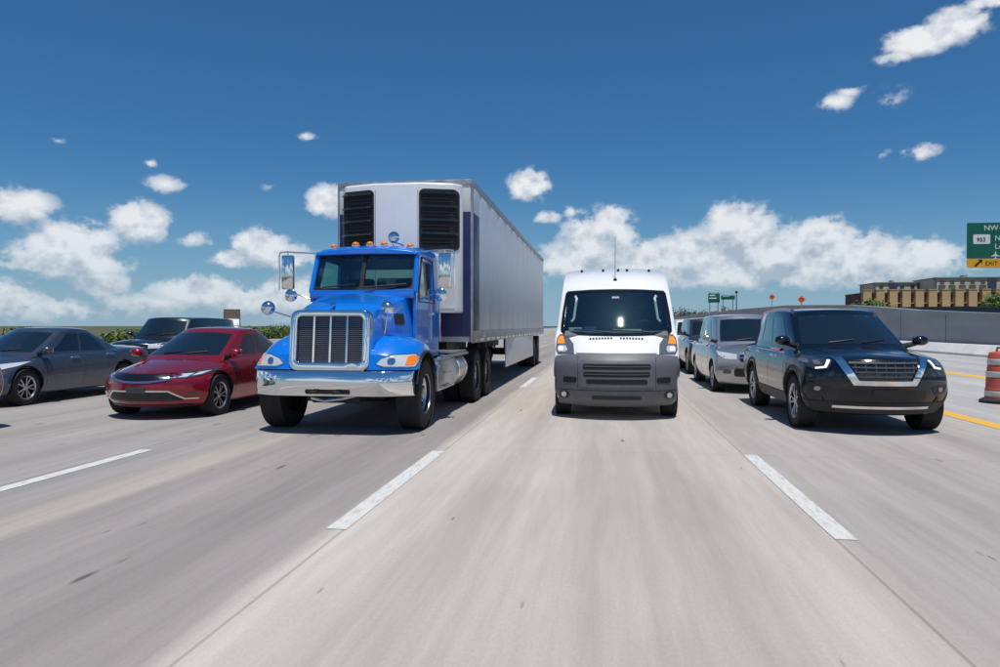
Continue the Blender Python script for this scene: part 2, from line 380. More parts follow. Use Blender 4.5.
# ================================================================== SETTING
def road_material():
    m = bpy.data.materials.new('road_concrete'); m.use_nodes = True; t = m.node_tree; p = t.nodes['Principled BSDF']
    def n(k, **kw):
        x = t.nodes.new(k)
        for a, b in kw.items(): setattr(x, a, b)
        return x
    lk = t.links.new
    c = n('ShaderNodeTexCoord'); sp = n('ShaderNodeSeparateXYZ'); lk(c.outputs['Object'], sp.inputs[0])
    def mth(op, a, b=None, cl=False):
        q = n('ShaderNodeMath', operation=op); q.use_clamp = cl
        for i, v in enumerate((a, b)):
            if v is None: continue
            if isinstance(v, (int, float)): q.inputs[i].default_value = v
            else: lk(v, q.inputs[i])
        return q.outputs[0]
    def nz(sc, scale, det, rough=.6, off=0):
        mp = n('ShaderNodeMapping'); mp.inputs['Scale'].default_value = sc; mp.inputs['Location'].default_value = (off, off * 1.7, 0)
        lk(c.outputs['Object'], mp.inputs[0]); x = n('ShaderNodeTexNoise'); x.inputs['Scale'].default_value = scale
        x.inputs['Detail'].default_value = det; x.inputs['Roughness'].default_value = rough; lk(mp.outputs[0], x.inputs[0]); return x.outputs[0]
    # lane tones by lateral position, edges a little ragged
    xw = mth('ADD', sp.outputs[0], mth('MULTIPLY', mth('SUBTRACT', nz((1, .25, 1), 2.2, 4), .5), .16))
    fx = mth('DIVIDE', mth('ADD', xw, 20.0), 40.0)
    cr = n('ShaderNodeValToRGB'); cr.color_ramp.interpolation = 'LINEAR'; lk(fx, cr.inputs[0])
    def g(x): return (x + 20) / 40
    a = (.325, .304, .290); b_ = (.310, .290, .278); bei = (.42, .378, .334); trk = (.290, .266, .252); van = (.455, .412, .372); rgt = (.378, .348, .326); sh = (.40, .39, .38)
    stops = [(-20, a), (-8.95, a), (-8.85, a), (-5.45, b_), (-4.58, b_), (-4.53, bei), (-4.13, bei), (-4.08, trk), (-2.02, trk), (-1.94, van), (-.2, tuple(x*.93 for x in van)), (1.6, van), (1.75, rgt), (2.50, rgt), (2.53, van), (2.62, van), (2.66, rgt), (5.4, rgt), (5.7, sh), (20, sh)]
    e = cr.color_ramp.elements
    e[0].position = 0; e[0].color = (*stops[0][1], 1); e[1].position = 1; e[1].color = (*stops[-1][1], 1)
    for x, col in stops[1:-1]:
        k = e.new(g(x)); k.color = (*col, 1)
    col = cr.outputs[0]
    def mul(col, fac, lo, hi, a0=.3, a1=.7):
        r = n('ShaderNodeMapRange'); lk(fac, r.inputs[0]); r.inputs[1].default_value = a0; r.inputs[2].default_value = a1; r.inputs[3].default_value = lo; r.inputs[4].default_value = hi
        v = n('ShaderNodeVectorMath', operation='SCALE'); lk(col, v.inputs[0]); lk(r.outputs[0], v.inputs['Scale']); return v.outputs[0]
    col = mul(col, nz((1, .04, 1), 1.3, 5, .6), .84, 1.14)                # long wear streaks from traffic
    col = mul(col, nz((1, .07, 1), 9, 5, .65, 3), .91, 1.07)
    col = mul(col, nz((1, .5, 1), 60, 3, .7, 5), .93, 1.05)             # grain
    col = mul(col, nz((1, .6, 1), .35, 3, .5, 9), .92, 1.06)
    # tyre tracks, polished and oil-darkened, in every lane
    for cx in (-7.2, -3.65, -.1, 3.65):
        dd = mth('ABSOLUTE', mth('SUBTRACT', mth('ABSOLUTE', mth('SUBTRACT', xw, cx)), .85))
        f = mth('MULTIPLY', mth('SUBTRACT', 1.0, mth('MULTIPLY', dd, 2.6), True), nz((1, .05, 1), 1.1, 3, .6, cx))
        col = mul(col, f, 1.0, .86, 0, .6)
    # dark scuffs and tar flecks, drawn out along the road
    for k, (sx, sy, thr, dk) in enumerate(((3.0, .62, .10, .40), (7.0, 1.2, .09, .55), (1.7, .35, .06, .5))):
        mp = n('ShaderNodeMapping'); mp.inputs['Scale'].default_value = (sx, sy, 1); mp.inputs['Location'].default_value = (k * 3.7, k * 1.3, 0)
        lk(c.outputs['Object'], mp.inputs[0]); vo = n('ShaderNodeTexVoronoi'); vo.inputs['Scale'].default_value = 1.0; lk(mp.outputs[0], vo.inputs[0])
        pick = mth('GREATER_THAN', n_sep(t, vo.outputs['Color']), .66)
        fl = mth('MULTIPLY', mth('SUBTRACT', 1.0, mth('DIVIDE', vo.outputs['Distance'], thr), True), pick)
        fl = mth('MULTIPLY', fl, nz((1, .4, 1), 14, 3, .7, k + 2))
        col = mul(col, fl, 1.0, dk, 0.02, .28)
    # longitudinal saw joints between slabs and transverse ones every 6 m
    for x in (-8.98, -5.52, -1.86, 1.60, 5.6):
        dd = mth('ABSOLUTE', mth('SUBTRACT', sp.outputs[0], x)); f = mth('LESS_THAN', dd, .011); col = mul(col, f, 1, .72, 0, 1)
    yy = mth('ABSOLUTE', mth('SUBTRACT', mth('MODULO', mth('ADD', sp.outputs[1], 403.2), 6.1), 3.05))
    col = mul(col, mth('LESS_THAN', yy, .010), 1, .84, 0, 1)
    lk(col, p.inputs['Base Color'])
    r = n('ShaderNodeMapRange'); lk(nz((1, .1, 1), 4, 4), r.inputs[0]); r.inputs[3].default_value = .72; r.inputs[4].default_value = .95; lk(r.outputs[0], p.inputs['Roughness'])
    bp = n('ShaderNodeBump'); bp.inputs['Strength'].default_value = .25; bp.inputs['Distance'].default_value = .006; lk(nz((1, .5, 1), 90, 4, .7), bp.inputs['Height']); lk(bp.outputs[0], p.inputs['Normal'])
    p.inputs['Specular IOR Level'].default_value = .3
    return m
def n_sep(t, sock):
    s = t.nodes.new('ShaderNodeSeparateColor'); t.links.new(sock, s.inputs[0]); return s.outputs[0]
def worn(name, col, under):
    m = bpy.data.materials.new(name); m.use_nodes = True; t = m.node_tree; p = t.nodes['Principled BSDF']
    c = t.nodes.new('ShaderNodeTexCoord'); mp = t.nodes.new('ShaderNodeMapping'); mp.inputs['Scale'].default_value = (1, .22, 1); t.links.new(c.outputs['Object'], mp.inputs[0])
    n = t.nodes.new('ShaderNodeTexNoise'); n.inputs['Scale'].default_value = 26; n.inputs['Detail'].default_value = 6; n.inputs['Roughness'].default_value = .7; t.links.new(mp.outputs[0], n.inputs[0])
    r = t.nodes.new('ShaderNodeValToRGB'); r.color_ramp.elements[0].position = .34; r.color_ramp.elements[0].color = (*under, 1); r.color_ramp.elements[1].position = .50; r.color_ramp.elements[1].color = (*col, 1)
    t.links.new(n.outputs[0], r.inputs[0]); t.links.new(r.outputs[0], p.inputs['Base Color']); p.inputs['Roughness'].default_value = .7
    return m
def quad_sheet(name, x0, x1, y0, y1, z, m, kind='structure'):
    me = bpy.data.meshes.new(name); me.from_pydata([(x0, y0, z), (x1, y0, z), (x1, y1, z), (x0, y1, z)], [], [(0, 1, 2, 3)])
    o = obj(name, me, m); o['kind'] = kind; return o
GRASS = mat('dry_grass', (.075, .085, .032), .95, var=.4, vscale=.25, bump=.3)
quad_sheet('ground', -9000, 9000, -400, 12000, -.04, GRASS)
quad_sheet('road', -16.5, 18.2, -60, 1400, 0, road_material())
LINEW = worn('white_marking', (.60, .595, .57), (.42, .40, .37)); LINEY = worn('yellow_marking', (.72, .40, .035), (.5, .38, .2))
def dash(x, y0, y1, w, m, name):
    return quad_sheet(name, x - w/2, x + w/2, y0, y1, .004, m)
for x, ph in ((-1.92, 5.0), (1.67, 5.25), (-5.39, 4.6), (-8.95, 5.0)):
    k = -1
    while ph + 12.2 * k < 330:
        dash(x, ph + 12.2 * k, ph + 12.2 * k + 3.3, .155, LINEW, 'lane_dash'); k += 1
dash(5.76, -60, 900, .30, LINEY, 'yellow_edge_line')
dash(-12.7, -60, 900, .16, LINEW, 'white_edge_line')
k = 0
while 21.2 + 12.2 * k < 200: dash(10.8, 21.2 + 12.2 * k, 21.2 + 12.2 * k + 4.6, .5, LINEY, 'yellow_shoulder_mark'); k += 1
# --- retaining wall of the rising ramp on the right, with a battered concrete foot
CONC = mat('wall_concrete', (.29, .29, .30), .9, var=.12, vscale=.7, bump=.15, stretch=(1, .3, 1.5))
CONCL = mat('pale_concrete', (.62, .61, .59), .85, var=.12, vscale=1.1, bump=.1)
ASPH = mat('ramp_asphalt', (.075, .078, .085), .9, var=.2, vscale=.8)
def ztop(d): return pw([(-60, 1.5), (10, 1.5), (28, 1.78), (33, 1.93), (45, 2.38), (57, 3.05), (75, 3.55), (100, 3.75), (300, 3.9), (900, 4.2)], d)
ds = [-60, 0] + [10 + 6 * i for i in range(16)] + [110 + 15 * i for i in range(14)] + [340, 420, 600, 900]
m = MB(); vsx = []; fs = []
for i, d in enumerate(ds):
    z = ztop(d)
    vsx += [(18.5, d, -.03), (18.5, d, z - .14), (18.42, d, z - .12), (18.42, d, z), (18.85, d, z), (18.85, d, -.03)]
for i in range(len(ds) - 1):
    for k in range(5): a = i * 6 + k; fs.append((a, a + 1, a + 7, a + 6))
m.add(vsx, fs)
rw = m.build('retaining_wall', CONC); tag(rw, 'long grey concrete retaining wall of the rising ramp behind the black suv', 'wall')
m = MB(); vsx = []; fs = []
for i, d in enumerate(ds): vsx += [(17.75, d, -.03), (17.75, d, .12), (18.10, d, .56), (18.49, d, .58), (18.49, d, -.03)]
for i in range(len(ds) - 1):
    for k in range(4): a = i * 5 + k; fs.append((a, a + 1, a + 6, a + 5))
m.add(vsx, fs); o = m.build('barrier_foot', CONCL, rw)
m = MB(); vsx = []; fs = []
for i, d in enumerate(ds): vsx += [(18.86, d, ztop(d) - .8), (27, d, ztop(d) - .8), (60, d, -.03)]
for i in range(len(ds) - 1):
    for k in range(2): a = i * 3 + k; fs.append((a, a + 1, a + 4, a + 3))
m.add(vsx, fs); o = m.build('ramp', ASPH); o['kind'] = 'structure'
JNT = mat('wall_joint', (.10, .10, .105), .95)
for i in range(17):
    d = 24.3 + i*6; MB().box(18.485, 18.53, d - .015, d + .015, .57, ztop(d) - .15).build('joint', JNT, rw)
m = MB(); DKB = mat('parapet_steel', (.055, .075, .10), .6, .2, var=.2, vscale=1)
vsx = []; fs = []
for i, d in enumerate(ds):
    z = ztop(d) - .8; h = pw([(0, .8), (50, .72), (76, .55), (900, .5)], d)
    vsx += [(26.8, d, z - .05), (26.8, d, z + h), (27.0, d, z + h), (27.0, d, z - .05)]
for i in range(len(ds) - 1):
    for k in range(3): a = i * 4 + k; fs.append((a, a + 1, a + 5, a + 4))
m.add(vsx, fs); o = m.build('ramp_parapet', DKB); tag(o, 'dark blue grey parapet along the far side of the ramp', 'parapet')
# --- median barrier on the far left side
m = MB(); prof = [(-16.4, -.03), (-16.4, .08), (-16.58, .33), (-16.64, .81), (-16.84, .81), (-16.90, .33), (-17.08, .08), (-17.08, -.03)]
m.ext(prof, 'Y', -60, 700); o = m.build('median_barrier', CONCL); tag(o, 'low pale concrete median barrier behind the blue grey car', 'barrier')

# --- foliage
LEAF = [mat('leaf_dark', (.045, .085, .014), .7, var=.4, vscale=.9), mat('leaf_mid', (.095, .155, .022), .7, var=.4, vscale=.9), mat('leaf_light', (.17, .225, .035), .7, var=.35, vscale=.9)]
BARK = mat('bark', (.10, .075, .05), .9, var=.3, vscale=8)
def crown_mesh(rng, lobes, nleaf, ls):
    vs_, fs_, mi = [], [], []
    tot = sum(l[3] * l[4] * l[5] for l in lobes)
    for (cx, cy, cz, rx, ry, rz_) in lobes:
        for _ in range(int(nleaf * rx * ry * rz_ / tot)):
            d = Vector((rng.gauss(0, 1), rng.gauss(0, 1), rng.gauss(0, 1))).normalized(); q = rng.random() ** .45 * rng.uniform(.8, 1.12)
            c = Vector((cx + d.x * rx * q, cy + d.y * ry * q, max(.05, cz + d.z * rz_ * q)))
            nrm = (d + Vector((rng.uniform(-.8, .8), rng.uniform(-.8, .8), rng.uniform(-.3, 1)))).normalized()
            a = nrm.orthogonal().normalized(); a.rotate(Matrix.Rotation(rng.uniform(0, 6.3), 3, nrm)); b = nrm.cross(a); s = ls * rng.uniform(.6, 1.4)
            k = len(vs_); vs_ += [c - a * s, c - b * s * .45, c + a * s + nrm * s * .2, c + b * s * .45]; fs_.append((k, k + 1, k + 2, k + 3))
            mi.append(min(2, max(0, int(rng.gauss(1.1, .7)))))
    me = bpy.data.meshes.new('crown'); me.from_pydata(vs_, [], fs_)
    for x in LEAF: me.materials.append(x)
    me.polygons.foreach_set('material_index', mi); return me
def plant(name, loc, w, h, label, cat, group, seed, nleaf=1500, ls=.12, trunk=.0, z0=0):
    rng = random.Random(seed); t = empty(name, loc, rng.uniform(0, 6)); tag(t, label, cat, group)
    lobes = []
    for i in range(7):
        a = rng.uniform(0, 6.3); r = rng.uniform(0, w * .3); cz = trunk + (h - trunk) * rng.uniform(.3, .72)
        lobes.append((r * math.cos(a), r * math.sin(a), cz, w * rng.uniform(.2, .34), w * rng.uniform(.2, .34), (h - trunk) * rng.uniform(.2, .34)))
    lobes.append((0, 0, trunk + (h - trunk) * .45, w * .38, w * .38, (h - trunk) * .42))
    obj('crown', crown_mesh(rng, lobes, nleaf, ls), None, t)
    m = MB(); top = trunk + (h - trunk) * .5; r0 = .025 * h + .02
    m.cyl((0, 0, -.05), (0, 0, top), r0, 8, r0 * .45)
    for i in range(4):
        a = i * 1.6 + rng.random(); m.cyl((0, 0, top * rng.uniform(.45, .8)), (math.cos(a) * w * .28, math.sin(a) * w * .28, top * 1.1), r0 * .5, 6, r0 * .15)
    m.build('trunk', BARK, t); return t
rng = random.Random(4)
for i in range(17):
    d = 27 + i * 5.2 + rng.uniform(-1, 1)
    plant('roadside_shrub', (-26.5 + rng.uniform(-.8, .8), d, -.04), rng.uniform(4.2, 5.4), rng.uniform(1.45, 1.7) + .008 * i, 'low green roadside shrub in the row beyond the median barrier', 'shrub', 'shrubs in the row beyond the median', 100 + i, 1700, .11)
for i in range(4):
    plant('small_tree', (31 + i * 2.2, 104 + rng.uniform(-5, 5), -.04), rng.uniform(5, 7), rng.uniform(4.6, 5.6) , 'bushy green tree behind the ramp, left of the tan apartment row', 'tree', 'bushy trees behind the ramp', 200 + i, 1500, .26, 1.2)
for i in range(5):
    plant('small_tree', (62.5 + i * 4.2, 128 + rng.uniform(-4, 6), -.04), rng.uniform(6, 8), rng.uniform(6.0, 7.4), 'leafy green tree standing in front of the tan apartment row', 'tree', 'trees in front of the apartments', 300 + i, 1500, .3, 1.6)
# far wood on the skyline: reads as one mass
rng = random.Random(9); lobes = []
for i in range(100):
    y = rng.uniform(420, 520); x = -8 + i * 4.9 + rng.uniform(-3, 3); h = rng.uniform(5, 9) + (5.5 if 10 < x < 75 else 0) * rng.uniform(.5, 1)
    lobes.append((x, y, h * .55, rng.uniform(6, 9), 5, h * .58))
me = crown_mesh(rng, lobes, 18000, 1.0)
for i, (c, n_) in enumerate((((.055, .065, .04), 'far_leaf_dark'), ((.085, .085, .055), 'far_leaf_mid'), ((.11, .10, .07), 'far_leaf_light'))): me.materials[i] = mat(n_, c, .9)
o = obj('far_treeline', me); o['kind'] = 'stuff'; o['label'] = 'far brownish green line of trees on the horizon'

# --- far buildings
TAN = mat('tan_stucco', (.62, .42, .21), .9, var=.12, vscale=.15); BRN = mat('brown_red_stucco', (.20, .08, .055), .9, var=.2, vscale=.3)
BEIGE = mat('beige_facade', (.44, .385, .32), .9, var=.1, vscale=.08); NAVY = mat('navy_panel', (.035, .055, .10), .6)
WINM = mat('far_window_glass', (.035, .045, .055), .08, spec=.8); SLAB = mat('facade_slab', (.40, .37, .33), .9); ROOFG = mat('roof_membrane', (.32, .29, .25), .9)
def at(u, v, d):
    """point on the ray through photo pixel (u, v) at road distance d"""
    k = px_dir(u, v); t = d / k.y; return Vector((k.x * t, d, CAMH + k.z * t))
def apartments():
    d = 190.0; x0 = at(864, 300, d).x; x1 = at(1010, 300, d).x; t = empty('apartment_row', ((x0 + x1) / 2, d, -.04)); W_ = x1 - x0
    tag(t, 'long low tan apartment row with brown recessed bays beyond the ramp', 'building')
    h = at(900, 290, d).z
    MB().box(-W_/2, W_/2, 1.6, 14, 0, h - .7).build('wall', BRN, t)
    MB().box(-W_/2 - .1, W_/2 + .1, 1.4, 14.2, h - .72, h - .52).build('roof', BRN, t)
    nb = 11; bw = W_ / nb
    pier = None; win = None
    for i in range(nb):
        if pier is None:
            m = MB(); m.box(-.95, .95, 0, 1.62, 0, h); m.box(-1.03, 1.03, -.08, 1.7, h + .002, h + .2); pier = m.build('pier', TAN, t)
            p = pier
        else: p = obj('pier', pier.data, None, t)
        p.location = (-W_/2 + bw * (i + .28), 0, 0)
        for f in range(3):
            cx = -W_/2 + bw * (i + .80)
            if win is None:
                win = MB().box(-.42, .42, -.06, .1, 0, 1.3).build('window', WINM, t); w = win
                sl = MB().box(-.7, .7, -.9, .0, -.5, -.3).build('balcony', TAN, w)
            else:
                w = obj('window', win.data, None, t); sl2 = obj('balcony', sl.data, None, w)
            w.location = (cx, 1.58, 1.3 + f * (h / 3.3))
def block(u0, u1, v, d, depth, navy_at, label, name='apartment_block'):
    x0, x1 = at(u0, v, d).x, at(u1, v, d).x; h = at(u0, v, d).z; W_ = x1 - x0
    t = empty(name, ((x0 + x1) / 2, d, -.04)); tag(t, label, 'building')
    MB().box(-W_/2, W_/2, 0, depth, 0, h).build('wall', BEIGE, t, .1)
    m = MB(); m.box(-W_/2 - .4, W_/2 + .4, -.4, depth + .4, h + .003, h + .3); m.box(-W_*.2, -W_*.16, 3, 6, h + .3, h + 1.2); m.build('roof', ROOFG, t)
    for q in navy_at:
        cx = at(q, v, d).x - (x0 + x1) / 2; MB().box(cx - 1.4, cx + 1.4, -.35, .2, 0, h - .3).build('stair_tower', NAVY, t)
    nf = int(h / 3.1); n = int(W_ / 3.3); win = None
    for f in range(nf):
        for i in range(n):
            if nf - f > 6: continue
            cx = -W_/2 + (i + .5) * W_ / n
            if any(abs(cx - (at(q, v, d).x - (x0 + x1) / 2)) < 2.2 for q in navy_at): continue
            if win is None:
                win = MB().box(-.75, .75, -.04, .12, 0, 1.5).build('window', WINM, t); sill = MB().box(-1.2, 1.2, -.5, 0, -.28, -.08).build('sill', SLAB, win); w = win
            else: w = obj('window', win.data, None, t); obj('sill', sill.data, None, w)
            w.location = (cx, 0, h - 2.4 - (nf - 1 - f) * 3.1)
apartments()
block(876, 939, 283, 300, 18, (893, 921), 'lower beige apartment block with two navy stair towers behind the tan row')
block(937, 1040, 278, 285, 20, (992,), 'taller beige apartment block with one navy stair tower behind the tan row')
# satellite dish and masts on the lower block
# --- exit sign over the ramp
SGREEN = mat('sign_green', (.004, .115, .075), .45, var=.08, vscale=1.5); SYEL = mat('sign_yellow', (.78, .40, .012), .45); SWHT = mat('sign_white', (.74, .76, .74), .45); SBLK = mat('sign_black', (.012, .012, .012), .5)
GALV = mat('galvanised_steel', (.36, .37, .38), .5, .7, var=.15, vscale=3)
def exit_sign():
    d = 46.0; a = at(967, 268, d); b = at(967, 223, d); x0 = a.x; zb, zt = a.z, b.z; h = zt - zb; w = 4.6
    t = empty('exit_sign', (x0, d, ztop(d) - .8), R(2)); zo = ztop(d) - .8; zb -= zo; zt -= zo
    tag(t, 'large green overhead exit sign with yellow lower panel above the ramp', 'sign')
    ye = h * .205
    MB().ext(rrect(0, w, zb + ye + .006, zt, .05), 'Y', 0, .05).build('sign_panel', SGREEN, t)
    o = MB().ext(rrect(0, w, zb, zb + ye, .12), 'Y', 0, .05).build('exit_panel', SYEL, t)
    g = [x for x in t.children if x.name.startswith('sign_panel')][0]
    def tx(s, size, x, z, m, p, ex=.003): return text('lettering', s, size, m, p, (x, -.004, z), ex)
    tx('NW', h * .165, .92, zt - h * .17, SWHT, g); tx('42', h * .165, 1.78, zt - h * .17, SWHT, g); tx('Ave', h * .165, 2.5, zt - h * .17, SWHT, g); tx('NW', h * .165, 1.52, zt - h * .40, SWHT, g); tx('Le', h * .165, 1.52, zt - h * .58, SWHT, g)
    sh = MB().ext(rrect(.33, 1.27, zt - h * .47, zt - h * .26, .06), 'Y', -.012, -.002).build('route_shield', SWHT, g)
    tx('953', h * .125, .52, zt - h * .415, SBLK, sh, .012).location.y = -.016
    # aeroplane symbol
    s = h * .085; cx, cz = 1.57, zt - h * .72
    pl = [(0, 1.1), (.14, .85), (.16, .25), (1.0, -.2), (1.0, -.42), (.16, -.2), (.12, -.7), (.42, -.95), (.42, -1.1), (0, -.98)]
    pl = pl + [(-x, z) for x, z in pl[-2:0:-1]]
    MB().ext([(cx + x * s, cz + z * s) for x, z in pl], 'Y', -.008, -.001).build('aeroplane_symbol', SWHT, g)
    tx('EXIT', ye * .62, 1.0, zb + ye * .28, SBLK, o); tx('ONLY', ye * .62, 2.1, zb + ye * .28, SBLK, o)
    s = ye * .42; cx, cz = .62, zb + ye * .5
    ar = [(1, 1), (.05, .95), (.35, .65), (-1, -.55), (-.65, -.95), (.62, .35), (.95, .0)]
    MB().ext([(cx + x * s, cz + z * s) for x, z in ar], 'Y', -.008, -.001).build('arrow', SBLK, o)
    m = MB()
    for z in (zb + .3, zt - .3): m.cyl((.3, .16, z), (w + .9, .16, z), .05, 8)
    m.build('bracket', GALV, t)
    m = MB(); m.cyl((w + .9, .16, -.05), (w + .9, .16, zt + .1), .17, 14); m.box(w + .6, w + 1.2, -.14, .46, -.04, .03); m.build('post', GALV, t)
exit_sign()
def far_sign(u, v, wpx, hpx, d, label, lines, two_posts=True):
    c = at(u, v, d); s = d / FPX; w, h = wpx * s, hpx * s; zg = ztop(d) - .8 if 18.9 < c.x < 27 else -.04
    t = empty('guide_sign', (c.x, d, zg)); tag(t, label, 'sign'); z = c.z - zg
    p = MB().box(-w/2, w/2, 0, .06, z - h/2, z + h/2).build('sign_panel', SGREEN, t, .02)
    for i in range(lines): MB().box(-w*.38, w*(.1 + .25 * ((i * 7) % 3) / 2), -.01, -.002, z + h * (.22 - .3 * i), z + h * (.34 - .3 * i)).build('legend_line', SWHT, p)
    m = MB()
    for x in ((-w*.35, w*.35) if two_posts else (w*.45,)): m.cyl((x, .12, -.05), (x, .12, z + h/2 + .2), .09, 8)
    m.build('post', GALV, t)
far_sign(714, 298, 11, 9, 128, 'small square green guide sign far along the ramp', 2)
far_sign(728, 297.5, 13, 4, 150, 'small wide green guide sign beside a dark mast far along the ramp', 1)
m = MB(); c = at(736.5, 300, 150); m.cyl((0, 0, 0), (0, 0, 5.2), .12, 8, .08); m.ball((0, 0, 5.3), (.3, .3, .25), 8, 6); o = m.build('mast', STEELDK); o.location = (c.x, 150, ztop(150) - .8)
tag(o, 'thin dark mast standing beside the small wide green sign', 'mast')
ORG = mat('sign_orange', (.85, .14, .02), .5)
def work_sign(u, v, d, lab):
    c = at(u, v, d); zg = ztop(d) - .8; t = empty('road_work_sign', (c.x, d, zg)); tag(t, lab, 'sign'); z = c.z - zg; q = .34
    p = MB().ext([(0, z - q), (q, z), (0, z + q), (-q, z)], 'Y', 0, .03).build('sign_panel', ORG, t)
    for k in (.1, -.12): MB().box(-.17, .17, -.008, -.001, z + k*.7 - .03, z + k*.7 + .03).build('legend_line', SBLK, p)
    m = MB(); m.cyl((0, .05, 0), (0, .05, z + .2), .035, 8); m.cyl((-.5, -.3, .02), (.5, .4, .02), .03, 6); m.cyl((.5, -.3, .02), (-.5, .4, .02), .03, 6); m.build('stand', GALV, t)
work_sign(772, 297, 80, 'orange diamond road work sign, the farther one up on the ramp')
work_sign(801.5, 299.5, 64, 'orange diamond road work sign up on the ramp above the black suv')
# --- traffic drum at the right edge
def drum():
    OD = mat('drum_orange', (.50, .10, .06), .6, var=.12, vscale=5); WD = mat('drum_white', (.62, .60, .58), .5, var=.1, vscale=6)
    v = 403.0; zc = FPX * CAMH / (v - 326); x = (1002 - 603) / (v - 326) * CAMH * math.cos(YAW); d = (zc + x * math.sin(YAW)) / math.cos(YAW)
    t = empty('traffic_drum', (x, d, 0)); tag(t, 'orange and white striped traffic drum beside the yellow edge line', 'traffic drum')
    MB().lathe([(0, 0), (.36, 0), (.37, .05), (.30, .09), (0, .10)], (0, 0, 0), 28, 'Z').build('base', RUBBER, t)
    b = MB().lathe([(0, .09), (.275, .09), (.27, .28), (.26, .285), (.255, .48), (.245, .485), (.24, .68), (.23, .685), (.225, .9), (.20, .97), (.06, 1.0), (0, 1.0)], (0, 0, 0), 28, 'Z').build('body', OD, t)
    for z, r in ((.13, .2745), (.50, .2565), (.74, .2345)):
        MB().lathe([(r, z), (r + .003, z + .005), (r - .004 + .003, z + .10), (r - .006, z + .105)], (0, 0, 0), 28, 'Z').build('stripe', WD, b)
    MB().tube([(-.09, 0, .99), (-.08, 0, 1.06), (.08, 0, 1.06), (.09, 0, .99)], .02).build('handle', RUBBER, t)
drum()
# ================================================================== VEHICLES (front at y = 0, driving towards -y)
def wheel(parent, x, y, r, w, style='alloy', rimm=None, side=1, dual=False):
    """side: +1 outer face towards +x"""
    rim_r = r * (.66 if style != 'truck' else .56); o = side * w / 2
    rimm = rimm or ALU
    hub = MB().lathe([(0, -o*.2), (rim_r*.96, -o*.2), (rim_r*.99, -o*.9), (rim_r, o*.9), (rim_r*.93, o*.9), (rim_r*.90, o*.1), (rim_r*.7, -o*.05), (0, -o*.05)], (0, 0, 0), 32, 'X').build('wheel', STEELDK, parent)
    hub.location = (x, y, r)
    m = MB(); P = []
    for t, q in ((-1, .0), (-1, .35), (-.98, .75), (-.82, .96), (-.6, 1.0), (.6, 1.0), (.82, .96), (.98, .75), (1, .35), (1, .0)):
        P.append((lerp(rim_r, r, q), t * w / 2))
    m.lathe(P, (0, 0, 0), 44, 'X')
    for k in (-.38, 0, .38):            # tread ribs
        m.lathe([(r*.99, (k-.15)*w), (r*1.004, (k-.13)*w), (r*1.004, (k+.13)*w), (r*.99, (k+.15)*w)], (0, 0, 0), 44, 'X')
    m.build('tyre', RUBBER, hub)
    m = MB()
    if style == 'alloy':
        n = 5
        for i in range(n):
            for s in (-.16, .16):
                a = 2*math.pi*i/n + s*.55; b = 2*math.pi*i/n + s*1.5
                p0 = Vector((o*.78, math.cos(a)*rim_r*.16, math.sin(a)*rim_r*.16)); p1 = Vector((o*.90, math.cos(b)*rim_r*.95, math.sin(b)*rim_r*.95))
                dd = (p1-p0); nn = Vector((0, -dd.z, dd.y)).normalized()*rim_r*.055; tt = Vector((side*.022, 0, 0))
                m.add([p0-nn, p0+nn, p1+nn, p1-nn, p0-nn-tt, p0+nn-tt, p1+nn-tt, p1-nn-tt], [(0,1,2,3),(7,6,5,4),(0,4,5,1),(1,5,6,2),(2,6,7,3),(3,7,4,0)])
        m.lathe([(0, o*.86), (rim_r*.17, o*.84), (rim_r*.22, o*.72), (rim_r*.2, o*.5)], (0,0,0), 24, 'X')
        m.lathe([(rim_r*1.0, o*.80), (rim_r*1.03, o*.97), (rim_r*.97, o*.99), (rim_r*.90, o*.82)], (0,0,0), 40, 'X')
    elif style == 'steel':
        m.lathe([(0, o*.45), (rim_r*.3, o*.48), (rim_r*.5, o*.62), (rim_r*.75, o*.55), (rim_r*.92, o*.35), (rim_r*.96, o*.9), (rim_r*1.03, o*.97)], (0,0,0), 40, 'X')
        for i in range(12):
            a = i*math.pi/6; m.ball((o*.6, math.cos(a)*rim_r*.68, math.sin(a)*rim_r*.68), (.012, .02, .02), 8, 5)
    else:   # truck: polished disc with hand holes, hub and lug nuts
        m.lathe([(0, o*.75), (rim_r*.26, o*.72), (rim_r*.30, o*.35), (rim_r*.60, o*.22), (rim_r*.82, o*.38), (rim_r*.93, o*.60), (rim_r*.97, o*.95), (rim_r*1.04, o*1.0), (rim_r*1.02, o*.7)], (0,0,0), 44, 'X')
        for i in range(10):
            a = i*math.pi/5; c = (o*.30, math.cos(a)*rim_r*.46, math.sin(a)*rim_r*.46); m.cyl(c, (o*.45, c[1], c[2]), .018, 6)
    m.build('rim', rimm, hub, ang=30)
    if style == 'truck':
        m = MB()
        for i in range(10):
            a = (i+.5)*math.pi/5; c = Vector((o*.34, math.cos(a)*rim_r*.72, math.sin(a)*rim_r*.72)); m.cyl(c, c + Vector((o*.10, 0, 0)), .035, 10)
        m.build('hand_hole', UNDER, hub)
    return hub
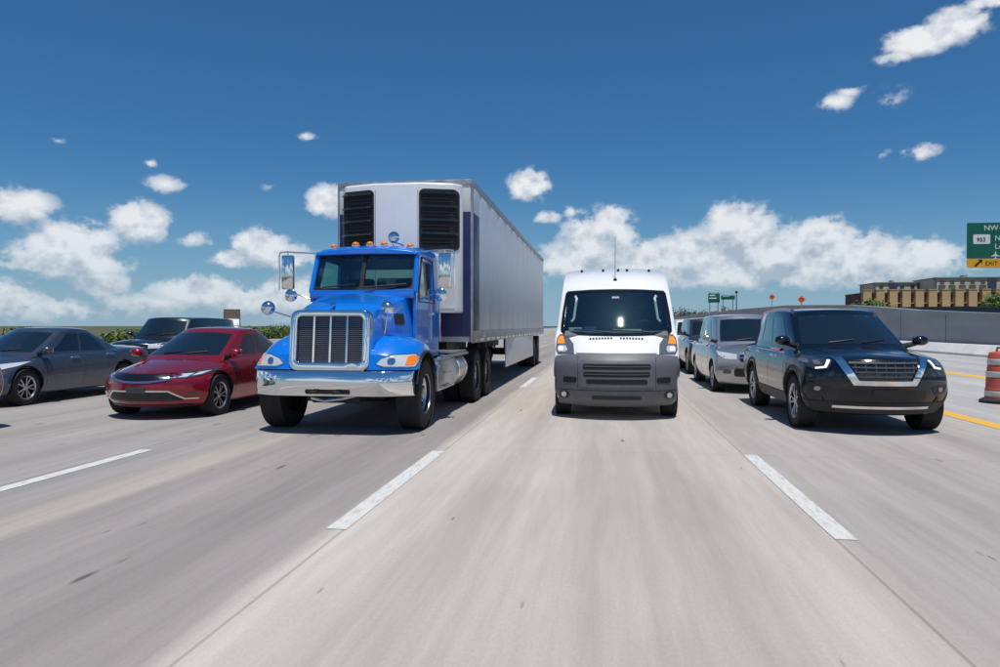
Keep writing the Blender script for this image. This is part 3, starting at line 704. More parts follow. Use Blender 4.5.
def make_car(name, loc, spec, label, group=None, cat='car'):
    S = dict(hw=.93, L=4.8, zb=.2, zb2=.0, sweep=.42, rsweep=.25, sp=2.6, crown=.05, tumble=.72, wx=0.2,
             sec=[(0, .88), (.12, .955), (.45, 1.0), (.75, .985), (.92, .955), (1, .90)], rim=None, clad=None, ww=.22)
    S.update(spec); root = empty(name, (loc[0], loc[1], 0), S.get('rz', 0)); tag(root, label, cat, group)
    Ln, hw = S['L'], S['hw']; pm = S['paint']
    def plan(y):   # narrows gently to the ends
        t = min(1, max(0, y / (Ln*.28))); r = min(1, max(0, (Ln - y) / (Ln*.25)))
        return 1 - .055*(1-t)**2 - .05*(1-r)**2
    def body(a, b, c):
        yn = b*Ln; zt = pw(S['top'], yn); zb = S['zb'] + S['zb2']*max(0, 1 - yn/.6)
        z = zb + (zt - zb)*c - S['crown']*(abs(a)**2.4)*c
        yf = pw(S['F'], z) + S['sweep']*abs(a)**S['sp']; yr = Ln - pw(S['Rr'], z) - S['rsweep']*abs(a)**3
        y = lerp(yf, yr, b); return (a*hw*plan(y)*pw(S['sec'], c), y, z)
    us = [-1, -.95, -.82, -.6, -.3, 0, .3, .6, .82, .95, 1]; n = 16
    vs_ = [0, .015] + [.05 + .9*i/n for i in range(n+1)] + [.985, 1]; ws = [0, .06, .25, .45, .65, .82, .94, 1]
    bd = dbox('body', body, us, vs_, ws, pm, root)
    wl = []
    for y in (S['fa'], S['fa'] + S['wb']):
        for s in (-1, 1): wl.append(MB().cyl((s*(hw - .34), y, S['r'] + .015), (s*(hw + .3), y, S['r'] + .015), S['r'] + .055, 40))
    cut(bd, wl, UNDER); bv = tree_of(bd)
    # greenhouse
    G = dict(S['G']); z0, z1 = G['z']; zm = S.get('mz', z0 + .18); DZ = .22; hh = z1 - z0; fb = G['f'][0]
    wm = lerp(G['w'][0], G['w'][1], (zm - z0)/hh)
    G['wz'] = (G['wz']*hh + DZ)/(hh + DZ); z0 -= DZ         # the cabin goes down into the body
    G['f'] = (G['f'][0] - (G['f'][1] - G['f'][0])/hh*DZ, G['f'][1]); G['r'] = (min(Ln - .22, G['r'][0] + (G['r'][0] - G['r'][1])/hh*DZ), G['r'][1]); G['w'] = (min(hw - .06, G['w'][0] + .03), G['w'][1])
    def cab(a, b, c):
        cc = c; yf = lerp(G['f'][0], G['f'][1], cc**.92) + G.get('bow', .22)*abs(a)**2.2; yr = lerp(G['r'][0], G['r'][1], cc**.9) - .18*abs(a)**2.2
        y = lerp(yf, yr, b); w = lerp(G['w'][0], G['w'][1], cc)*(1 - .07*(1-min(1, b/.3))**2 - .09*(1-min(1, (1-b)/.3))**2)
        zr = z1 + G.get('arch', .03)*(1 - (2*b - .9)**2)
        z = lerp(z0, zr, c) - .045*(abs(a)**2.5)*c; return (a*w, y, z)
    gu = [-1, -.93, -.75, -.45, 0, .45, .75, .93, 1]; gv = [0, .03, .12, .3, .5, .7, .88, .97, 1]; gw = [0, .3, .6, .86, .96, 1]
    cb = dbox('cabin', cab, gu, gv, gw, pm, root); cv = tree_of(cb)
    gm = S.get('glass', TINT)
    def fx(a, c): p = cab(a, 0, c); return (p[0], p[2])
    def bx_(a, c): p = cab(a, 1, c); return (p[0], p[2])
    zlo = G.get('wz', .34); zhi = .90
    ring = lambda F, lo, hi, e: [F(a, lo) for a in (-e, -.5, 0, .5, e)] + [F(e, (lo+hi)/2)] + [F(a, hi) for a in (e*.97, .5, 0, -.5, -e*.97)] + [F(-e, (lo+hi)/2)]
    ws_ = patch('windshield', cv, ring(fx, zlo, zhi, .90), gm, root, 'F', .004, .01, res=.07)
    for s in (-.34, .12):       # wipers lie along the glass foot
        p0 = Vector(cab(s*1.3, 0, zlo)); 
        m = MB(); pts = []
        for k in range(6):
            q = cab(s*1.3 + .46*k/5, 0, zlo + .02 + .05*k/5); h, nn, _, _ = cv.find_nearest(Vector(q)); pts.append(h + nn*.012)
        m.tube(pts, .009, 6).build('wiper', BLKPL, ws_)
    patch('rear_window', cv, ring(bx_, zlo + .05, zhi - .03, .86), gm, root, 'B', .004, .01, res=.08)
    def sy(t, c):
        a = cab(1, 0, c)[1]; b = cab(1, 1, c)[1]; return (lerp(a, b, t), cab(1, .5, c)[2])
    for ax in 'RL':
        for t0, t1, s0, s1 in G['side']:       # bottom span t0..t1, top span s0..s1
            patch('side_window', cv, [sy(t0, zlo), sy((t0+t1)/2, zlo), sy(t1, zlo), sy((t1+s1)/2, .66), sy(s1, .87), sy((s0+s1)/2, .88), sy(s0, .87), sy((t0+s0)/2, .62)], gm, root, ax, .004, .01, res=.08)
        for (ya, yb, za, zb_) in S.get('seams', ()):   # door shut lines
            patch('door_seam', bv, [(ya-.005, za), (ya+.005, za), (yb+.005, zb_), (yb-.005, zb_)], BLKPL, root, ax, .0015, .01, res=.08)
        for yh, zh in S.get('handles', ()):
            patch('door_handle', bv, rrect(yh-.11, yh+.11, zh-.018, zh+.018, .016, 3), S.get('hm', pm), root, ax, .03, .01, res=.06)
        if S['clad']:
            for y in (S['fa'], S['fa'] + S['wb']):
                ri, ro = S['r'] + .05, S['r'] + .13; A = [R(-8 + 196*i/18) for i in range(19)]
                pl = [(y + ro*math.cos(a), S['r'] + .015 + ro*math.sin(a)) for a in A] + [(y + ri*math.cos(a), S['r'] + .015 + ri*math.sin(a)) for a in A[::-1]]
                patch('arch_trim', bv, pl, S['clad'], root, ax, .012, .03, res=.05)
            patch('sill_trim', bv, [(S['fa'] + S['r'] + .14, S['zb'] + .03), (S['fa'] + S['wb'] - S['r'] - .14, S['zb'] + .03), (S['fa'] + S['wb'] - S['r'] - .14, S['zb'] + .2), (S['fa'] + S['r'] + .14, S['zb'] + .2)], S['clad'], root, ax, .012, .03, res=.09)
    for s in (-1, 1):      # door mirrors
        y = fb + .40; w = wm - .05; z = zm
        mm = MB().ball((0, 0, 0), (.115, .085, .075), 16, 10).build('mirror', S.get('mirm', pm), root); mm.location = (s*(w + .19), y, z)
        MB().cyl((0, .015, -.03), (-s*.24, .05, -.09), .03, 8, .045).build('mirror_arm', BLKPL, mm)
        g_ = MB().ext(rrect(-.09, .09, -.055, .055, .03), 'Y', .068, .082).build('mirror_glass', CHROME, mm)
    for y in (S['fa'], S['fa'] + S['wb']):
        for s in (-1, 1): wheel(root, s*(hw - S['ww']/2 - .035), y, S['r'], S['ww'], 'alloy', S['rim'], s)
    m = MB(); m.box(-hw*.7, hw*.7, S['fa'] - .05, S['fa'] + S['wb'] + .05, S['zb'] - .02, S['zb'] + .12)
    for y in (S['fa'], S['fa'] + S['wb']): m.cyl((-hw + .2, y, S['r']), (hw - .2, y, S['r']), .045, 8)
    m.build('underbody', UNDER, root)
    for o in S.get('lamps', ()):      # generic front and rear details
        pass
    return root, bv, cv, bd
def tail_lamps(root, bv, z, h, x0, x1):
    for f in (lambda p: p, mirx): patch('tail_lamp', bv, f([(x0, z), (x1, z - .02), (x1 - .01, z + h), (x0 + .05, z + h*.8)]), REDL, root, 'B', .008, .02, res=.05)
def generic_front(root, bv, z, hw, dark=BLKGL, bar=CHROME, plate_z=.45):
    patch('grille', bv, rrect(-hw*.5, hw*.5, z - .1, z + .06, .04), dark, root, 'F', .004, .02)
    patch('grille_bar', bv, rrect(-hw*.5, hw*.5, z - .03, z, .01, 2), bar, root, 'F', .014, .02)
    patch('lower_intake', bv, rrect(-hw*.62, hw*.62, z - .42, z - .24, .05), BLKPL, root, 'F', .004, .02)
    for f in (lambda p: p, mirx):
        h = patch('headlight', bv, f([(hw*.56, z - .05), (hw*.80, z - .04), (hw*.93, z + .04), (hw*.92, z + .11), (hw*.56, z + .06)]), LENS, root, 'F', .006, .02)
        patch('fog_lamp', bv, f(rrect(hw*.68, hw*.85, z - .36, z - .27, .03)), LAMPDK, root, 'F', .004, .02)
    patch('number_plate', bv, rrect(-.16, .16, plate_z - .07, plate_z + .07, .01, 2), PLATE, root, 'F', .012, .02)

# ---- red sedan ----------------------------------------------------------------------------------------------------
RED = mat('red_paint', (.30, .006, .018), .30, .55, coat=1.0, rvar=.05, vscale=3)
sedan = dict(L=4.88, hw=.935, zb=.19, sweep=.52, sp=2.3, crown=.07,
    top=[(0, .74), (.12, .80), (.5, .88), (1.15, .965), (1.6, .985), (3.0, 1.0), (4.0, 1.05), (4.88, 1.03)],
    F=[(.18, .16), (.28, .07), (.42, .02), (.55, 0), (.66, .04), (.74, .12), (.82, .24)], Rr=[(.2, .25), (.5, .04), (.7, 0), (.9, .05), (1.05, .12)],
    fa=.95, wb=2.74, r=.335, G=dict(z=(.90, 1.435), f=(.98, 2.02), r=(4.5, 3.15), w=(.84, .60), side=((.14, .44, .20, .47), (.47, .78, .51, .80)), wz=.16),
    seams=((1.42, 1.42, .35, .93), (2.42, 2.46, .3, .96), (3.35, 3.5, .5, .98)), handles=((2.2, .84), (3.25, .87)), mz=1.02)
def red_sedan():
    r, bv, cv, bd = make_car('sedan', (-7.2, 10.25), dict(sedan, paint=RED), 'dark red sedan with chrome wing grille beside the blue truck', 'cars in traffic')
    # upper grille between the lamps, chrome wing under it
    gr = patch('grille', bv, [(-.56, .70), (-.40, .645), (-.2, .625), (0, .62), (.2, .625), (.40, .645), (.56, .70), (.5, .735), (0, .725), (-.5, .735)], BLKGL, r, 'F', .004, .03, res=.05)
    patch('chrome_wing', bv, [(-.60, .705), (-.42, .640), (-.2, .612), (0, .607), (.2, .612), (.42, .640), (.60, .705), (.60, .690), (.43, .618), (.2, .588), (0, .583), (-.2, .588), (-.43, .618), (-.60, .690)], CHROME, r, 'F', .014, .02, res=.04)
    for f in (lambda p: p, mirx):
        h = patch('headlight', bv, f([(.50, .655), (.66, .655), (.80, .69), (.862, .748), (.855, .782), (.74, .775), (.56, .735)]), LAMPDK, r, 'F', .006, .03, res=.04)
        patch('reflector', bv, f([(.56, .668), (.66, .67), (.70, .72), (.58, .715)]), LENS, h, 'F', .010, .02, res=.04)
        patch('reflector', bv, f([(.70, .682), (.78, .70), (.82, .75), (.73, .73)]), LENS, h, 'F', .010, .02, res=.04)
        patch('running_light', bv, f([(.52, .654), (.66, .652), (.80, .686), (.862, .742), (.862, .752), (.80, .696), (.66, .661), (.52, .663)]), CHROME, h, 'F', .012, .02, res=.03)
        patch('fog_lamp', bv, f(rrect(.68, .80, .40, .44, .018)), LAMPDK, r, 'F', .006, .02, res=.04)
    patch('lower_intake', bv, [(-.60, .30), (.60, .30), (.64, .33), (.46, .44), (-.46, .44), (-.64, .33)], BLKPL, r, 'F', .004, .03, res=.06)
    for z in (.335, .37, .405):
        w = .56 - (z - .33)*1.2; patch('intake_bar', bv, [(-w, z-.006), (w, z-.006), (w, z+.006), (-w, z+.006)], GRYPL, r, 'F', .010, .02, res=.08)
    patch('chrome_lip', bv, [(-.80, .325), (-.64, .325), (-.46, .445), (0, .455), (.46, .445), (.64, .325), (.80, .325), (.80, .345), (.655, .345), (.47, .468), (0, .478), (-.47, .468), (-.655, .345), (-.80, .345)], CHROME, r, 'F', .012, .02, res=.05)
    patch('number_plate', bv, rrect(-.155, .155, .43, .53, .01, 2), GRYPL, r, 'F', .022, .02)
    patch('lower_lip', bv, [(-.7, .215), (.7, .215), (.7, .245), (-.7, .245)], BLKPL, r, 'F', .008, .02, res=.08)
    patch('emblem', bv, [(-.11, .745), (0, .752), (.11, .745), (.05, .762), (0, .766), (-.05, .762)], CHROME, r, 'F', .010, .02, res=.03)
    tail_lamps(r, bv, .78, .14, .5, .86)
red_sedan()
CLADM = mat('dark_cladding', (.012, .0125, .014), .55, var=.2, vscale=10)
# ---- black suv ----------------------------------------------------------------------------------------------------
BLKP = mat('black_blue_paint', (.003, .006, .012), .22, .0, coat=1.0, rvar=.05, vscale=3, spec=.1)
suv = dict(L=5.04, hw=.98, zb=.27, sweep=.44, sp=2.3, crown=.085,
    top=[(0, 1.03), (.10, 1.09), (.5, 1.14), (1.15, 1.19), (1.6, 1.18), (3.5, 1.2), (5.04, 1.2)],
    F=[(.26, .16), (.4, .06), (.55, .02), (.75, 0), (.95, .02), (1.06, .09), (1.12, .2)], Rr=[(.3, .2), (.6, .03), (.8, 0), (1.2, .05)],
    fa=.95, wb=2.90, r=.385, ww=.24, G=dict(z=(1.10, 1.735), f=(1.02, 2.08), r=(4.98, 4.62), w=(.90, .70), arch=.05, side=((.13, .40, .17, .42), (.43, .66, .445, .66), (.69, .88, .69, .87)), wz=.17),
    clad=CLADM, seams=((1.48, 1.48, .42, 1.12), (2.5, 2.52, .42, 1.14), (3.42, 3.62, .5, 1.14)), handles=((2.28, 1.0), (3.4, 1.03)), hm=CHROME, mz=1.26)
def black_suv():
    r, bv, cv, bd = make_car('suv', (3.72, 10.15), dict(suv, paint=BLKP), 'black suv with wide chrome u-shaped grille and silver skid strip', 'cars in traffic')
    gr = patch('grille', bv, [(-.50, 1.025), (-.34, .74), (.34, .74), (.50, 1.025)], BLKGL, r, 'F', .003, .03, res=.05)
    for i in range(4):
        z = .80 + .06*i; w = .30 + (z - .74)*.55
        patch('grille_bar', bv, [(-w, z - .011), (w, z - .011), (w, z + .011), (-w, z + .011)], GRYPL, gr, 'F', .016, .02, res=.06)
    for i in range(7):
        x = -.36 + .12*i; zl = .77 if abs(x) < .3 else .86
        patch('grille_rib', bv, [(x - .006, zl), (x + .006, zl), (x + .006, 1.0), (x - .006, 1.0)], GRYPL, gr, 'F', .010, .02, res=.06)
    patch('chrome_grille_frame', bv, [(-.60, 1.04), (-.385, .685), (.385, .685), (.60, 1.04), (.49, 1.04), (.325, .745), (-.325, .745), (-.49, 1.04)], CHROME, r, 'F', .026, .03, res=.05)
    for f in (lambda p: p, mirx):
        h = patch('headlight', bv, f([(.60, 1.01), (.66, .90), (.78, .875), (.93, .93), (.965, 1.03), (.93, 1.06), (.75, 1.035)]), LAMPDK, r, 'F', .008, .03, res=.04)
        patch('running_light', bv, f([(.62, 1.005), (.68, .905), (.80, .885), (.80, .905), (.70, .925), (.655, 1.005)]), LAMPLIT, h, 'F', .016, .02, res=.03)
        patch('reflector', bv, f(rrect(.73, .81, .94, 1.0, .03)), LENSG, h, 'F', .014, .02, res=.03)
        patch('reflector', bv, f(rrect(.845, .91, .955, 1.015, .03)), LENSG, h, 'F', .014, .02, res=.03)
        fg = patch('fog_recess', bv, f([(.62, .66), (.70, .54), (.88, .58), (.92, .68), (.80, .69)]), BLKPL, r, 'F', .004, .02, res=.05)
        patch('fog_lamp', bv, f(rrect(.75, .82, .59, .65, .028, 5)), LENSG, fg, 'F', .012, .02, res=.03)
        patch('rail', cv, [(x, y) for x, y in ((0, 0),)] * 0 or f([(.60, 2.2), (.64, 2.2), (.64, 4.5), (.60, 4.5)]), ALU, r, 'T', .045, .02, res=.12)
    patch('lower_intake', bv, [(-.55, .52), (-.48, .46), (.48, .46), (.55, .52), (.55, .62), (-.55, .62)], BLKPL, r, 'F', .004, .03, res=.06)
    patch('lower_cladding', bv, [(-.93, .30), (.93, .30), (.95, .45), (.62, .45), (-.62, .45), (-.95, .45)], CLADM, r, 'F', .010, .03, res=.07)
    patch('skid_strip', bv, [(-.60, .375), (.60, .375), (.60, .41), (-.60, .41)], CHROME, r, 'F', .026, .03, res=.06)
    patch('number_plate_base', bv, rrect(-.16, .16, .53, .63, .01, 2), BLKPL, r, 'F', .018, .02)
    patch('hood_crease', bv, [(-.50, .30), (-.485, .30), (-.60, 1.15), (-.615, 1.15)], BLKP, r, 'T', .006, .02, res=.08)
    patch('hood_crease', bv, [(.485, .30), (.50, .30), (.615, 1.15), (.60, 1.15)], BLKP, r, 'T', .006, .02, res=.08)
    tail_lamps(r, bv, .95, .2, .6, .92)
black_suv()
# ---- other traffic ------------------------------------------------------------------------------------------------
BGREY = mat('blue_grey_paint', (.055, .072, .105), .28, .5, coat=1.0, rvar=.05, vscale=3)
r, bv, cv, bd = make_car('sedan', (-11.5, 11.05), dict(sedan, paint=BGREY, hm=CHROME), 'blue grey sedan in the lane beyond the dark red sedan', 'cars in traffic')
generic_front(r, bv, .70, .9); tail_lamps(r, bv, .78, .14, .5, .86)
DKGRN = mat('dark_grey_paint', (.012, .016, .019), .25, .3, coat=1.0, rvar=.05, vscale=3)
jeep = dict(suv, L=4.8, hw=.95, top=[(0, 1.05), (.10, 1.10), (1.1, 1.16), (3.5, 1.18), (4.8, 1.18)], clad=None, G=dict(z=(1.10, 1.72), f=(1.15, 1.75), r=(4.75, 4.5), w=(.88, .74), arch=.04, side=((.11, .40, .15, .41), (.44, .68, .45, .68), (.71, .9, .71, .89)), wz=.17))
r, bv, cv, bd = make_car('suv', (-12.4, 17.3), dict(jeep, paint=DKGRN), 'dark grey suv following the blue grey sedan', 'cars in traffic')
generic_front(r, bv, .93, .93, plate_z=.58); tail_lamps(r, bv, .95, .2, .6, .9)
SILV = mat('silver_paint', (.42, .44, .46), .28, .75, coat=1.0, rvar=.05, vscale=3)
r, bv, cv, bd = make_car('sedan', (-9.5, 4.7), dict(sedan, paint=SILV), 'silver sedan of which only the rear corner shows, beside the dark red sedan', 'cars in traffic')
generic_front(r, bv, .70, .9); tail_lamps(r, bv, .78, .14, .5, .86)
mini = dict(suv, L=5.1, hw=.97, zb=.2, r=.34, top=[(0, .92), (.12, .98), (.6, 1.06), (1.1, 1.12), (3.5, 1.12), (5.1, 1.12)],
    F=[(.2, .16), (.4, .04), (.6, 0), (.8, .05), (.95, .16), (1.0, .25)], clad=None, fa=.95, wb=3.0, mz=1.2, seams=((1.5, 1.5, .35, 1.05), (2.6, 2.6, .35, 1.05), (3.6, 3.7, .4, 1.05)),
    G=dict(z=(1.02, 1.74), f=(.92, 2.0), r=(5.04, 4.7), w=(.90, .70), arch=.04, side=((.16, .42, .22, .44), (.46, .68, .47, .68), (.71, .9, .71, .89)), wz=.15))
r, bv, cv, bd = make_car('minivan', (3.4, 16.0), dict(mini, paint=SILV), 'silver minivan following the black suv', 'cars in traffic')
generic_front(r, bv, .80, .93); tail_lamps(r, bv, .85, .2, .6, .92)
MID = mat('slate_paint', (.05, .055, .065), .28, .5, coat=1.0, rvar=.05, vscale=3)
r, bv, cv, bd = make_car('suv', (3.5, 22.0), dict(jeep, paint=MID), 'slate grey suv behind the silver minivan', 'cars in traffic')
generic_front(r, bv, .93, .93, plate_z=.58); tail_lamps(r, bv, .95, .2, .6, .9)
WHT2 = mat('pearl_paint', (.66, .66, .64), .3, 0, coat=1.0, rvar=.05, vscale=3)
r, bv, cv, bd = make_car('minivan', (3.6, 27.9), dict(mini, paint=WHT2), 'white minivan far behind the slate grey suv', 'cars in traffic')
generic_front(r, bv, .80, .93); tail_lamps(r, bv, .85, .2, .6, .92)
r, bv, cv, bd = make_car('sedan', (3.6, 34.4), dict(sedan, paint=DKGRN), 'dark sedan at the far end of the lane behind the white minivan', 'cars in traffic')
generic_front(r, bv, .70, .9); tail_lamps(r, bv, .78, .14, .5, .86)
r, bv, cv, bd = make_car('suv', (3.5, 40.6), dict(jeep, paint=SILV), 'silver suv behind the dark sedan in the lane beside the ramp', 'cars in traffic')
generic_front(r, bv, .93, .93, plate_z=.58); tail_lamps(r, bv, .95, .2, .6, .9)
# distant brown box truck glimpsed over the red sedan's roof
def box_truck():
    d = 96.0; c = at(232, 315, d); t = empty('box_truck', (c.x, d, -.04), math.atan2(-c.x, d)); tag(t, 'small distant brown box truck glimpsed above the roof of the red sedan', 'truck')
    BT = mat('brown_box', (.16, .10, .085), .7, var=.2, vscale=2)
    MB().box(-1.15, 1.15, 1.9, 7.5, .9, 3.95).build('cargo_box', BT, t, .05)
    b = MB().ext([(0, .6), (0, 1.3), (.5, 1.45), (.95, 2.5), (1.85, 2.55), (1.85, .6)], 'X', -1.0, 1.0).build('cab', WHITE, t, .06)
    MB().add([(-.88, .52, 1.5), (.88, .52, 1.5), (.84, .93, 2.42), (-.84, .93, 2.42), (-.88, .6, 1.47), (.88, .6, 1.47), (.84, 1.0, 2.4), (-.84, 1.0, 2.4)], [(0,1,2,3),(7,6,5,4),(0,4,5,1),(1,5,6,2),(2,6,7,3),(3,7,4,0)]).build('windshield', TINT, t)
    MB().box(-.7, .7, -.03, .05, .75, 1.15).build('grille', BLKPL, t)
    MB().box(-1.05, 1.05, -.1, .1, .45, .68).build('bumper', STEELDK, t, .03)
    for s in (-1, 1):
        MB().box(s*.86 - .12, s*.86 + .12, -.03, .05, .85, 1.1).build('headlight', LENS, t, .02)
        for y in (.9, 5.6): wheel(t, s*.92, y, .42, .26, 'truck', None, s)
    MB().box(-.4, .4, .3, 7.3, .5, .9).build('frame', STEELDK, t)
box_truck()
# ================================================================== WHITE VAN
def van():
    root = empty('cargo_van', (.21, 11.3, 0)); tag(root, 'white high roof cargo van with grey bumper driving in the centre lane', 'van', )
    Ln, hw, H = 5.95, 1.02, 2.56
    FP = [(.22, .16), (.30, .06), (.45, .01), (.62, 0), (.85, .0), (.93, .02), (.985, .09), (1.02, .14), (1.15, .27), (1.30, .48), (1.37, 0.615), (1.428, 0.6558), (1.485, 0.6979), (1.542, 0.7411), (1.6, 0.7855), (1.658, 0.8311), (1.715, 0.8779), (1.773, 0.9259), (1.83, 0.9751), (1.888, 1.0255), (1.945, 1.077), (2.002, 1.1298), (2.06, 1.1837), (2.12, 1.25), (2.3, 1.48), (2.42, 1.74), (2.5, 2.1), (2.56, 2.45)]
    def sw(z): return pw([(.2, .40), (1.0, .42), (1.3, .30), (2.1, .24), (2.5, .3)], z)
    def half(z): return pw([(.2, .92), (.35, .985), (.9, 1.02), (1.3, 1.02), (1.45, .985), (2.1, .925), (2.4, .905), (2.56, .895)], z)
    def fn(a, b, c):
        z = .22 + (H - .22)*c; z2 = z - .03*abs(a)**3*max(0, c - .8)*5
        yf = pw(FP, z) + sw(z)*abs(a)**2.5; y = lerp(yf, Ln - .05*c, b**1.0)
        k = 1 - .07*(1 - min(1, y/1.2))**2
        return (a*half(z)*k, y, z2)
    us = [-1, -.96, -.86, -.68, -.45, -.2, 0, .2, .45, .68, .86, .96, 1]
    ws = [0, .03] + [.07 + i*.0385 for i in range(24)] + [.985, 1]
    vs_ = [0, .01, .04, .1, .2, .32, .45, .6, .75, .9, .985, 1]
    bd = dbox('body', fn, us, vs_, ws, WHITE, root, 2)
    cut(bd, [MB().cyl((s*.72, y, .36), (s*1.4, y, .36), .41, 40) for s in (-1, 1) for y in (.95, 4.4)], UNDER)
    bv = tree_of(bd)
    # ---- windshield opening: remove the skin inside the glass outline, frame it with black ceramic edge
    def wx(z): return half(z)*.985
    outer = [(-.86, 1.335), (-.4, 1.315), (0, 1.31), (.4, 1.315), (.86, 1.335), (.915, 1.39), (.915, 1.48), (.895, 1.72), (.855, 2.04), (.82, 2.085), (.4, 2.105), (0, 2.11), (-.4, 2.105), (-.82, 2.085), (-.855, 2.04), (-.895, 1.72), (-.915, 1.48), (-.915, 1.39)]
    inner = [(-.83, 1.385), (-.4, 1.365), (0, 1.36), (.4, 1.365), (.83, 1.385), (.868, 1.43), (.848, 1.72), (.812, 2.01), (.78, 2.045), (.4, 2.065), (0, 2.07), (-.4, 2.065), (-.78, 2.045), (-.812, 2.01), (-.848, 1.72), (-.868, 1.43)]
    cutp = [(x*.985, 1.73 + (z - 1.73)*.97 + .0) for x, z in outer]
    frit = patch('windshield_surround', bv, outer, BLKGL, root, 'F', .006, .02, holes=[inner], res=.07)
    gl = patch('windshield', bv, [(x*1.01, 1.72 + (z - 1.72)*1.02) for x, z in inner], glass('van_glass', (.74, .84, .82), 1.0, .03, .09), root, 'F', .001, .004, res=.07)
    sidew = [(1.25, 1.42), (1.9, 1.40), (1.95, 1.98), (1.72, 2.0), (1.42, 1.75)]
    gs = [patch('side_window', bv, sidew, TINT, root, ax, .005, .01, res=.08) for ax in 'RL']
    b = bmesh.new(); b.from_mesh(bd.data)
    kill = [f for f in b.faces if f.normal.y < -.15 and f.calc_center_median().y < 2 and inside((f.calc_center_median().x, f.calc_center_median().z), cutp)]
    bmesh.ops.delete(b, geom=kill, context='FACES'); b.to_mesh(bd.data); b.free(); smooth(bd.data, 40)
    # ---- interior
    INT = mat('van_interior', (.13, .14, .14), .8, var=.2, vscale=4)
    MB().box(-.88, .88, 2.3, 2.36, .5, 2.42).build('bulkhead', INT, root)
    MB().ext([(.62, 1.2), (.62, 1.33), (.80, 1.40), (1.15, 1.36), (1.25, 1.0), (.7, 1.0)], 'X', -.84, .84).build('dashboard', INT, root, .02)
    MB().box(-.88, .88, .8, 2.3, .60, .68).build('cab_floor', INT, root)
    for x in (-.48, .48):
        s = MB().box(x - .25, x + .25, 1.5, 2.05, .7, 1.08).build('seat', SEATM, root, .05); s.name = 'seat'
        MB().box(x - .24, x + .24, 1.98, 2.14, 1.05, 1.72).build('seat_back', SEATM, s, .05); MB().box(x - .14, x + .14, 1.99, 2.11, 1.74, 1.96).build('headrest', SEATM, s, .04)
    m = MB(); A = [2*math.pi*i/24 for i in range(25)]
    m.tube([(.48 + .19*math.cos(a), 1.24 - .12*math.sin(a)*.6, 1.42 + .15*math.sin(a)) for a in A], .016, 8); m.cyl((.48, 1.22, 1.30), (.48, 1.24, 1.43), .05, 10); m.build('steering_wheel', BLKPL, root)
    PAP = mat('paper', (.8, .8, .78), .8); BLUEC = mat('blue_cloth', (.03, .12, .42), .8)
    # the pieces lying on the dashboard are things of their own
    def lying(name, bx, mt, lab, cat):
        x0, x1, y0, y1, z0, z1 = bx; o = MB().box(-(x1-x0)/2, (x1-x0)/2, -(y1-y0)/2, (y1-y0)/2, 0, z1 - z0).build(name, mt, None, .004)
        o.location = (.21 + (x0+x1)/2, 11.3 + (y0+y1)/2, z0); tag(o, lab, cat); return o
    lying('paper_sheet', (.12, .42, .86, 1.08, 1.40, 1.425), PAP, 'white paper lying on the van dashboard', 'paper')
    lying('folded_cloth', (-.52, -.33, .88, 1.05, 1.398, 1.47), BLUEC, 'blue folded cloth lying on the van dashboard', 'cloth')
    lying('paper_bag', (-.78, -.56, .9, 1.08, 1.395, 1.455), PAP, 'crumpled white bag at the end of the van dashboard', 'bag')
    for s in (-1, 1): MB().tube([(s*.74, .98, 1.55), (s*.70, 1.02, 1.6), (s*.68, 1.12, 1.78), (s*.66, 1.2, 1.95), (s*.69, 1.2, 2.0)], .022, 8).build('grab_handle', PAP, root)
    MB().box(-.12, .12, 1.12, 1.16, 1.94, 2.0).build('rear_view_mirror', BLKPL, root, .015)
    st = MB().box(-.06, .06, 1.075, 1.08, 1.93, 1.96).build('sticker', PAP, gl); st.location = (0, 0, .02)
    # ---- hood line, vents, lamps, bumper
    hood = patch('hood_panel', bv, [(-.635, 1.045), (.635, 1.045), (.65, 1.16), (.70, 1.25), (.62, 1.285), (.3, 1.297), (0, 1.30), (-.3, 1.297), (-.62, 1.285), (-.70, 1.25), (-.65, 1.16)], WHITE, root, 'F', .010, .02, res=.06)
    for i in range(8):
        for s in (-1, 1):
            x = s*(.075 + i*.048); patch('hood_vent', bv, rrect(x - .016, x + .016, 1.255 - .0006*i*i*.3, 1.285 - .0006*i*i*.3, .008, 2), BLKPL, hood, 'F', .014, .01, res=.04)
    bump = patch('bumper', bv, [(-.985, .245), (-.5, .23), (.5, .23), (.975, .245), (.99, .5), (.975, .93), (.955, .985), (.86, 1.0), (.62, 1.02), (.6, 1.03), (-.6, 1.03), (-.62, 1.02), (-.86, 1.0), (-.955, .985), (-.975, .93), (-.99, .5)], GRYBP, root, 'F', .022, .03, res=.05)
    gb = tree_of(bump)
    gf = patch('grille_surround', gb, rrect(-.56, .56, .52, .93, .05), GRYBP, bump, 'F', .012, .02, res=.06)
    for z0, z1, w in ((.80, .885, .52), (.685, .765, .51), (.575, .65, .47)):
        patch('grille_slot', gb, rrect(-w, w, z0, z1, .03), UNDER, gf, 'F', .015, .02, res=.06)
    for z0, z1, w in ((.84, .85, .50), (.72, .73, .49)): patch('slot_bar', gb, [(-w, z0), (w, z0), (w, z1), (-w, z1)], GRYBP, gf, 'F', .021, .01, res=.08)
    patch('lower_slot', gb, rrect(-.38, .38, .33, .39, .025), BLKPL, bump, 'F', .006, .02, res=.06)
    patch('bumper_groove', gb, [(-.95, .465), (.95, .465), (.95, .475), (-.95, .475)], BLKPL, bump, 'F', .003, .02, res=.06)
